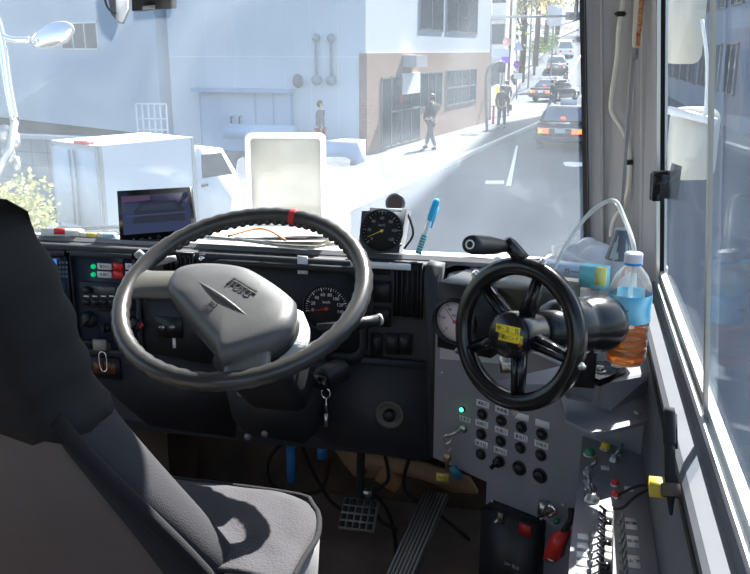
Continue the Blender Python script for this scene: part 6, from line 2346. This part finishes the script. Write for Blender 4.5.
def person(lab, pix, h, heading, jacket, trousers, hairc=(.02, .017, .015), lean=0.0, stride=.2, bag=None, arms=0.0, group=None, yfix=None, basez=None):
    g = G(*pix)
    o = Vector((g.x, g.y, gz(g.y) if basez is None else basez))
    a = math.radians(heading)
    fw_ = Vector((math.sin(a), math.cos(a), 0)); rt_ = Vector((math.cos(a), -math.sin(a), 0))
    def P(r, f_, z): return o + (rt_ * r + fw_ * (f_ + lean * z * z) + Z * z) * (h / 1.7)
    t = thing('person', lab, 'person', o)
    k = h / 1.7

    def skin(name, verts, edges, mat, parent):
        me = bpy.data.meshes.new(name)
        base = o
        me.from_pydata([(v[0] - base) for v in verts], edges, [])
        ob = bpy.data.objects.new(name, me); C.objects.link(ob); ob.parent = parent
        me.materials.append(mat)
        m = ob.modifiers.new('skin', 'SKIN')
        me.skin_vertices or None
        if not me.skin_vertices: 
            bpy.context.view_layer.update()
        for i, v in enumerate(verts):
            sv = me.skin_vertices[0].data[i]; sv.radius = (v[1] * k, v[1 if len(v) < 3 else 2] * k); sv.use_root = (i == 0)
        s = ob.modifiers.new('sub', 'SUBSURF'); s.levels = 1; s.render_levels = 2
        return ob
    s1, s2 = stride, -stride * .8
    SK = M('skin_tone', (.55, .36, .27), .6)
    V = [(P(0, 0, .92), .13), (P(0, 0, 1.15), .12), (P(0, 0, 1.36), .14), (P(0, .0, 1.47), .05), (P(0, .01, 1.53), .05), (P(0, .02, 1.60), .095), (P(0, .02, 1.67), .075),
         (P(.17, 0, 1.38), .055), (P(.22, -.02 + arms * .1, 1.12), .042), (P(.20, .08 + arms * .25, .92 + arms * .15), .034), (P(.20, .10 + arms * .28, .84 + arms * .18), .035),
         (P(-.17, 0, 1.38), .055), (P(-.22, -.02 + arms * .1, 1.12), .042), (P(-.20, .04 + arms * .25, .90 + arms * .15), .034), (P(-.20, .05 + arms * .28, .83 + arms * .18), .035),
         (P(.09, 0, .86), .09), (P(.09, s1 * .6, .48), .06), (P(.09, s1 * .9, .09), .042), (P(.09, s1 * .9 + .12, .04), .036),
         (P(-.09, 0, .86), .09), (P(-.09, s2 * .3, .48), .06), (P(-.09, s2, .09), .042), (P(-.09, s2 + .12, .04), .036)]
    Ed = [(0, 1), (1, 2), (2, 3), (3, 4), (4, 5), (5, 6), (2, 7), (7, 8), (8, 9), (9, 10), (2, 11), (11, 12), (12, 13), (13, 14), (0, 15), (15, 16), (16, 17), (17, 18), (0, 19), (19, 20), (20, 21), (21, 22)]
    skin('body', V, Ed, SK, t)
    jm = jacket; tm_ = trousers
    g_ = 1.22
    V = [(P(0, 0, .86), .17), (P(0, 0, 1.15), .15), (P(0, 0, 1.36), .16), (P(0, 0, 1.46), .07), (P(.18, 0, 1.38), .08), (P(.235, -.02 + arms * .1, 1.12), .065), (P(.21, .08 + arms * .24, .93 + arms * .15), .05),
         (P(-.18, 0, 1.38), .08), (P(-.235, -.02 + arms * .1, 1.12), .065), (P(-.21, .04 + arms * .24, .91 + arms * .15), .05)]
    skin('jacket', V, [(0, 1), (1, 2), (2, 3), (2, 4), (4, 5), (5, 6), (2, 7), (7, 8), (8, 9)], jm, t)
    V = [(P(0, 0, .93), .145), (P(.09, 0, .84), .105), (P(.09, s1 * .6, .48), .078), (P(.09, s1 * .9, .12), .062), (P(-.09, 0, .84), .105), (P(-.09, s2 * .3, .48), .078), (P(-.09, s2, .12), .062)]
    skin('trousers', V, [(0, 1), (1, 2), (2, 3), (0, 4), (4, 5), (5, 6)], tm_, t)
    V = [(P(.09, s1 * .9 - .05, .04), .045), (P(.09, s1 * .9 + .15, .035), .04)]
    skin('shoe', V, [(0, 1)], RUB, t)
    V = [(P(-.09, s2 - .05, .04), .045), (P(-.09, s2 + .15, .035), .04)]
    skin('shoe', V, [(0, 1)], RUB, t)
    bm = newbm(); c = P(0, -.005, 1.635); ball(bm, c, .108 * k, sz=1.0)
    for v in list(bm.verts):
        d = v.co - c
        if d.dot(fw_) > .05 * k and d.z < .04 * k: v.co -= fw_ * (d.dot(fw_) - .04 * k)
    obj('hair', bm, M('hair_%d' % int(hairc[0] * 1000), hairc, .6), t)
    # small face features
    bm = newbm(); ball(bm, P(0, .115, 1.60), .016 * k, n=8, m=6); obj('nose', bm, SK, t)
    if bag:
        b = thing('shoulder_bag', bag[0], 'bag', P(.36, 0, .8))
        bm = newbm(); f = Fr(P(.335, .0, .85), fw_, Z); fbox(bm, f, -.16, .16, -.12, .12, -.04, .05, .03); obj('body', bm, bag[1], b)
        bm = newbm(); tube(bm, [P(.28, -.12, .96), P(.16, -.02, 1.47), P(.28, .12, .96)], .012, 6, smooth=4); obj('strap', bm, bag[1], b)
    return t


DK = M('dark_coat', (.018, .02, .028), .8); NV = M('navy_coat', (.03, .04, .08), .8); GC = M('grey_coat', (.10, .11, .13), .8)
person('person in dark jacket and grey trousers walking past the brick shop front', (431, 152), 1.78, -60, DK, GC, stride=.3, arms=.4, basez=.1)
person('person in black walking away along the kerb, nearer one of two', (501, 131), 1.75, 5, DK, DK, stride=.25, basez=.1, bag=('black shoulder bag carried by the nearer kerb walker', RUB))
person('person in black walking away along the kerb, just ahead of the nearer one', (505.5, 118), 1.72, 5, DK, DK, stride=.2, basez=.1)
person('person in grey top with red skirt-like hem standing by the pale bin', (321, 161.5), 1.70, 90, GC, M('dark_red_cloth', (.35, .03, .04), .8), stride=.05, basez=.1)
person('person in dark coat crossing between the two taxis', (551, 112), 1.72, 80, DK, NV, stride=.3)
person('small person in dark coat on the pavement below the round signs', (513.5, 95), 1.65, 200, DK, DK, stride=.2, basez=.1)
person('person crossing at the foot of the hill, left of the pillar', (564, 96), 1.6, 80, DK, DK, stride=.35)
person('person crossing behind the second taxi near the centre line', (566, 83), 1.6, -80, DK, DK, stride=.35)


def street_furniture():
    PG = M('pole_grey', (.22, .23, .24), .5)
    def pole(pb, ytop, r, lab, name='street_pole', m=PG, H=None):
        b = G(*pb); 
        dd = (b - CAM).dot(FW)
        top = PD(pb[0] + (0), ytop, dd)
        bm = newbm(); cyl(bm, b, Vector((b.x, b.y, top.z)), r, 10, r * .8)
        return b, dd, obj(name, bm, m), lab
    # traffic signal mast with arm across the street
    b = G(489, 122); t = thing('signal_mast', 'grey mast arm reaching over the street with a traffic signal at its end', 'signal', b)
    d = (b - CAM).dot(FW)
    bm = newbm(); cyl(bm, b, PD(491, -30, d) , .09, 12, .07); obj('pole', bm, PG, t)
    bm = newbm(); cyl(bm, PD(490, 17, d), PD(584, 16, d), .06, 10); obj('arm', bm, PG, t)
    f = Fr(PD(575, 16, d - .1), RT, Z)
    bm = newbm(); a0, a1, b0, b1 = pxrect(f, 566, 12, 598, 20); fbox(bm, f, a0, a1, b0, b1, -.2, .1, .05); sg = obj('signal_head', bm, M('signal_slate', (.10, .12, .16), .5), t)
    for k in range(3):
        bm = newbm(); a = a0 + (a1 - a0) * (k + .5) / 3; lathe(bm, Fr(f.p(0, 0, .1), f.u, f.v), [((b1 - b0) * .38, 0), ((b1 - b0) * .38, .05), ((b1 - b0) * .3, .02), (0, .02)], 16, a, (b0 + b1) / 2)
        obj('lens', bm, BLKM, sg)
    # curved lamp/sign pole
    b = G(487, 134); d = (b - CAM).dot(FW)
    t = thing('curved_pole', 'dark curved pole with small pedestrian signal at the building corner', 'pole', b)
    bm = newbm(); tube(bm, [b, PD(486, 90, d), PD(487, 72, d), PD(492, 65, d), PD(502, 62, d)], .06, 10, smooth=4); obj('pole', bm, PG, t)
    bm = newbm(); f = Fr(PD(502, 67, d), RT, Z); fbox(bm, f, -.14, .14, -.22, .22, -.1, .1, .03); obj('signal_head', bm, M('signal_slate', (.10, .12, .16), .5), t)
    # green and yellow cabinets / bollards at kerb
    for i, (x, y, yt, r, m, lab) in enumerate(((499, 117, 70, .05, PG, 'thin grey pole beside the curved pole'), (496.5, 108, 86, .12, YEL, 'short yellow post at the corner of the crossing'), (493, 126, 106, .06, REDB, 'low red post at the foot of the curved pole'), (507.5, 100, -20, .10, M('bark_brown', (.14, .11, .09), .9), 'dark utility pole left of the blue round sign'), (534, 75, -10, .12, M('bark_brown', (.14, .11, .09), .9), 'slender trunk-like pole on the pale bank'), (528, 88, -20, .07, PG, 'thin grey lamp pole right of the round signs'))):
        b, dd, o, lb = pole((x, y), yt, r, lab, m=m, name='post' if i in (1, 2) else 'street_pole')
        tag(o, lab, 'pole')
    # sign pole: white plate, purple plate, blue round no-parking sign
    b = G(516.5, 99); d = (b - CAM).dot(FW)
    t = thing('sign_post', 'grey post carrying a blue and red round no-parking sign', 'sign', b)
    bm = newbm(); cyl(bm, b, PD(517, 40, d), .05, 10); obj('pole', bm, PG, t)
    f = Fr(PD(517, 64.5, d - .15), RT, Z); r = 3.8 / FPX * d
    bm = newbm(); lathe(bm, f, [(r, 0), (r, .02), (0, .02)], 28); sp = obj('round_sign', bm, M('sign_red', (.75, .06, .10), .4), t)
    bm = newbm(); lathe(bm, f, [(r * .78, .02), (r * .78, .03), (0, .03)], 28); obj('blue_disc', bm, M('sign_blue', (.05, .15, .65), .4), sp)
    bm = newbm(); fbox(bm, f.sub(0, 0, 0, -PI / 4), -r * .8, r * .8, -r * .1, r * .1, .03, .036); obj('slash', bm, M('sign_red', (.75, .06, .10), .4), sp, smooth=False)
    bm = newbm(); fbox(bm, Fr(PD(518, 76, d - .1), RT, Z), -.3, .3, -.2, .2, 0, .02); obj('plate', bm, WHT, t, smooth=False)
    bm = newbm(); fr2 = Fr(PD(518.5, 46, d - .1), RT, Z); prism(bm, fr2, [(-.38, -.3), (.38, -.3), (0, .4)], 0, .02); obj('triangle_sign', bm, BLUEW, t, smooth=False)
    b = G(504, 104); d = (b - CAM).dot(FW)
    t = thing('sign_post', 'grey post with white direction board and purple square below', 'sign', b)
    bm = newbm(); cyl(bm, b, PD(504.5, 48, d), .05, 10); obj('pole', bm, PG, t)
    f = Fr(PD(501.5, 53, d - .1), RT, Z); bm = newbm(); fbox(bm, f, -.48, .48, -.27, .27, 0, .03); obj('board', bm, M('board_grey', (.5, .55, .6), .5), t, smooth=False)
    f = Fr(PD(505.5, 60, d - .1), RT, Z); bm = newbm(); fbox(bm, f, -.26, .26, -.2, .2, 0, .03); obj('square_sign', bm, M('sign_purple', (.25, .10, .55), .5), t, smooth=False)
    f = Fr(PD(507, 42, d - .1), RT, Z); bm = newbm(); lathe(bm, f, [(.28, 0), (.28, .02), (0, .02)], 24); obj('pink_sign', bm, M('sign_pink', (.75, .45, .42), .5), t)
    # large white round-ended board high up
    b = G(548, 60); d = 70
    t = thing('white_board', 'big pale board hanging over the street left of the traffic signal', 'sign', PD(554, 16, d))
    f = Fr(PD(554, 16, d), RT, Z); a0, a1, b0, b1 = pxrect(f, 547, 5, 562, 26)
    bm = newbm(); prism(bm, f, rrect(a0, a1, b0, b1, .3, 4), 0, .06); obj('board', bm, M('board_pale', (.72, .76, .82), .5), t)
    bm = newbm(); cyl(bm, PD(554, 16, d + .2), Vector((f.o.x, f.o.y + .2, gz(f.o.y))), .08, 10); obj('pole', bm, PG, t)


street_furniture()


def leafmat(name, c1, c2):
    m = bpy.data.materials.new(name); m.use_nodes = True
    nt = m.node_tree; b = nt.nodes['Principled BSDF']; b.inputs['Roughness'].default_value = .7
    tc = nt.nodes.new('ShaderNodeTexCoord'); n = nt.nodes.new('ShaderNodeTexNoise'); n.inputs['Scale'].default_value = 1.6
    cr = nt.nodes.new('ShaderNodeValToRGB'); cr.color_ramp.elements[0].position = .35; cr.color_ramp.elements[1].position = .65
    cr.color_ramp.elements[0].color = (*c1, 1); cr.color_ramp.elements[1].color = (*c2, 1)
    nt.links.new(tc.outputs['Object'], n.inputs['Vector']); nt.links.new(n.outputs['Fac'], cr.inputs[0]); nt.links.new(cr.outputs[0], b.inputs['Base Color'])
    tl = nt.nodes.new('ShaderNodeBsdfTranslucent'); nt.links.new(cr.outputs[0], tl.inputs[0])
    mx = nt.nodes.new('ShaderNodeMixShader'); mx.inputs[0].default_value = .45
    nt.links.new(b.outputs[0], mx.inputs[1]); nt.links.new(tl.outputs[0], mx.inputs[2]); nt.links.new(mx.outputs[0], nt.nodes['Material Output'].inputs[0])
    return m


LF = [leafmat('leaf_gold', (.45, .34, .10), (.60, .50, .22)), leafmat('leaf_green', (.10, .18, .06), (.25, .30, .10)), leafmat('leaf_straw', (.50, .44, .30), (.38, .34, .18))]
BARK = M('bark', (.12, .10, .085), .9, noise=.3, nscale=5)


def tree(base, H, R, lm, lab, seed, n=1500, lsz=.16, low=.3, group=None, name='tree', cat='tree'):
    rnd = random.Random(seed)
    t = thing(name, lab, cat, base, group=group)
    bm = newbm()
    tube(bm, [base, base + Vector((.1, 0, H * .35)), base + Vector((-.1, .1, H * .7)), base + Vector((0, 0, H * .92))], [H * .022, H * .018, H * .012, H * .004], 8, smooth=3)
    tips = []
    for k in range(14):
        a = rnd.uniform(0, 2 * PI); z0 = rnd.uniform(low, .8) * H
        p0 = base + Vector((0, 0, z0)); l = R * rnd.uniform(.5, 1.0)
        p1 = p0 + Vector((math.cos(a) * l, math.sin(a) * l, H * rnd.uniform(.08, .22)))
        tube(bm, [p0, p0.lerp(p1, .5) + Vector((0, 0, .05 * H)), p1], [H * .008, H * .005, H * .002], 5)
        tips.append((p0, p1))
    obj('trunk', bm, BARK, t)
    bm = newbm()
    for i in range(n):
        p0, p1 = rnd.choice(tips)
        c = p0.lerp(p1, rnd.uniform(.35, 1.1)) + Vector((rnd.gauss(0, R * .2), rnd.gauss(0, R * .2), rnd.gauss(0, R * .2)))
        u = Vector((rnd.uniform(-1, 1), rnd.uniform(-1, 1), rnd.uniform(-1, 1))).normalized(); v = u.orthogonal().normalized()
        s = lsz * rnd.uniform(.6, 1.3)
        bm.faces.new([bm.verts.new(c + u * s), bm.verts.new(c + v * s * .6), bm.verts.new(c - u * s), bm.verts.new(c - v * s * .6)])
    obj('foliage', bm, lm, t, smooth=False)
    return t


def greenery():
    sp = [((507, 84), 11, 2.2, 1, .22, 'dark green tree left of the round signs'), ((521, 82), 13, 3.5, 0, .2, 'golden tree behind the round signs'), ((535, 66), 13, 4, 0, .24, 'golden-leaved tree on the pale bank of the hill'),
          ((545, 52), 12, 3.6, 2, .24, 'straw-coloured tree halfway up the hill bank'), ((557, 36), 14, 5, 0, .3, 'yellow tree near the top of the hill road'), ((575, 22), 15, 6, 2, .34, 'pale tree at the crest of the hill road'),
          ((488, 50), 16, 4, 2, .3, 'tall pale tree left at the hill foot'), ((600, 32), 16, 5, 0, .34, 'yellow tree right of the hill crest')]
    for i, ((x, y), H, R, m, ls, lab) in enumerate(sp):
        tree(G(x, y), H, R, LF[m], lab, 11 + i, n=900, lsz=ls)
    # clipped green hedge strip on bank
    bm = newbm(); rnd = random.Random(9)
    for i in range(1400):
        s_ = rnd.random(); p = G(538, 55).lerp(G(550, 42), s_) + Vector((rnd.gauss(0, .5), rnd.gauss(0, .6), abs(rnd.gauss(0, .6))))
        u = Vector((rnd.uniform(-1, 1), rnd.uniform(-1, 1), rnd.uniform(-1, 1))).normalized(); v = u.orthogonal().normalized()
        bm.faces.new([bm.verts.new(p + u * .15), bm.verts.new(p + v * .1), bm.verts.new(p - u * .15), bm.verts.new(p - v * .1)])
    tag(obj('hedge', bm, LF[1], smooth=False), 'low green hedge along the left edge of the hill road', 'hedge')
    # yellow-green shrub at far left
    b = PD(2, 205, 11.5); b.z = 0
    tree(b, 1.55, .62, leafmat('leaf_lime', (.40, .42, .12), (.55, .52, .25)), 'yellow-green shrub in front of the block wall at far left', 77, n=2200, lsz=.045, low=.15, name='shrub', cat='shrub')
    # building beyond the corner, left of the trees
    g = G(494, 78)
    t = thing('corner_building', 'narrow cream building with balconies beyond the crossing', 'building', g)
    f = Fr(Vector((G(478, 104).x, 64, 0)), (1, .0, 0), Z)
    a1 = f.px(505, 60)[0]
    bm = newbm(); fbox(bm, f, -9, a1, 0, 18, -10, 0); obj('wall', bm, M('cream_wall', (.72, .70, .66), .7), t, smooth=False)
    for k in range(5):
        bm = newbm(); fbox(bm, f, a1 - 1.2, a1 + .0, 2.6 + k * 2.8, 2.8 + k * 2.8, 0, .8); obj('balcony', bm, WALLW, t, smooth=False)
        window_unit(t, f, a1 - 1.1, a1 - .1, .9 + k * 2.8, 2.3 + k * 2.8, 1, 1)
    # long pale building at the hill top
    t = thing('hilltop_building', 'pale apartment block behind the trees at the top of the hill', 'building', (-10, 190, 10))
    f = Fr((-70, 186, gz(186)), X, Z)
    bm = newbm(); fbox(bm, f, 0, 66, -2, 16, -8, 0); obj('wall', bm, M('pale_block', (.62, .60, .60), .7), t, smooth=False)
    for i in range(8):
        for j in range(3): window_unit(t, f, 36 + i * 3.6, 38 + i * 3.6, 2 + j * 4.5, 4 + j * 4.5, 2, 1, dep=.1)
    # building right of the street, made tall to shade the near road
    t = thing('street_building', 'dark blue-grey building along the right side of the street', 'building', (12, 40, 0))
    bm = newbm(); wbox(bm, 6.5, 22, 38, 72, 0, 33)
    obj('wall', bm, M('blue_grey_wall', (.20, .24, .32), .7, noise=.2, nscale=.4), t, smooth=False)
    f = Fr((6.5, 72, 0), (0, -1, 0), Z)
    for i in range(7):
        for j in range(8): window_unit(t, f, 2 + i * 4.5, 5 + i * 4.5, 1.4 + j * 3.8, 3.6 + j * 3.8, 2, 1, dep=.1)
    f = Fr((6.5, 38, 0), X, Z)
    for i in range(3):
        for j in range(8): window_unit(t, f, 1.5 + i * 4.5, 4.5 + i * 4.5, 1.4 + j * 3.8, 3.6 + j * 3.8, 2, 1, dep=.1)


greenery()

# ================================================================== LIGHT
AZ, EL = math.radians(17), math.radians(44)
sd = Vector((math.sin(AZ) * math.cos(EL), math.cos(AZ) * math.cos(EL), math.sin(EL)))
sl = bpy.data.lights.new('sun', 'SUN'); sl.energy = 12.0; sl.angle = math.radians(.6); sl.color = (1.0, .95, .88)
so = bpy.data.objects.new('sun', sl); C.objects.link(so)
so.rotation_euler = sd.to_track_quat('Z', 'Y').to_euler(); so.location = (10, 20, 30)
w = bpy.data.worlds.new('world'); bpy.context.scene.world = w; w.use_nodes = True
nt = w.node_tree; bg = nt.nodes['Background']
sk = nt.nodes.new('ShaderNodeTexSky'); sk.sky_type = 'NISHITA'; sk.sun_disc = False
sk.sun_elevation = EL; sk.sun_rotation = AZ; sk.air_density = 1.2; sk.dust_density = 2.0
nt.links.new(sk.outputs[0], bg.inputs[0]); bg.inputs[1].default_value = .16
sc = bpy.context.scene
sc.view_settings.view_transform = 'Standard'; sc.view_settings.look = 'None'
sc.view_settings.gamma = 1; sc.view_settings.use_curve_mapping = False
sc.view_settings.exposure = 1.08
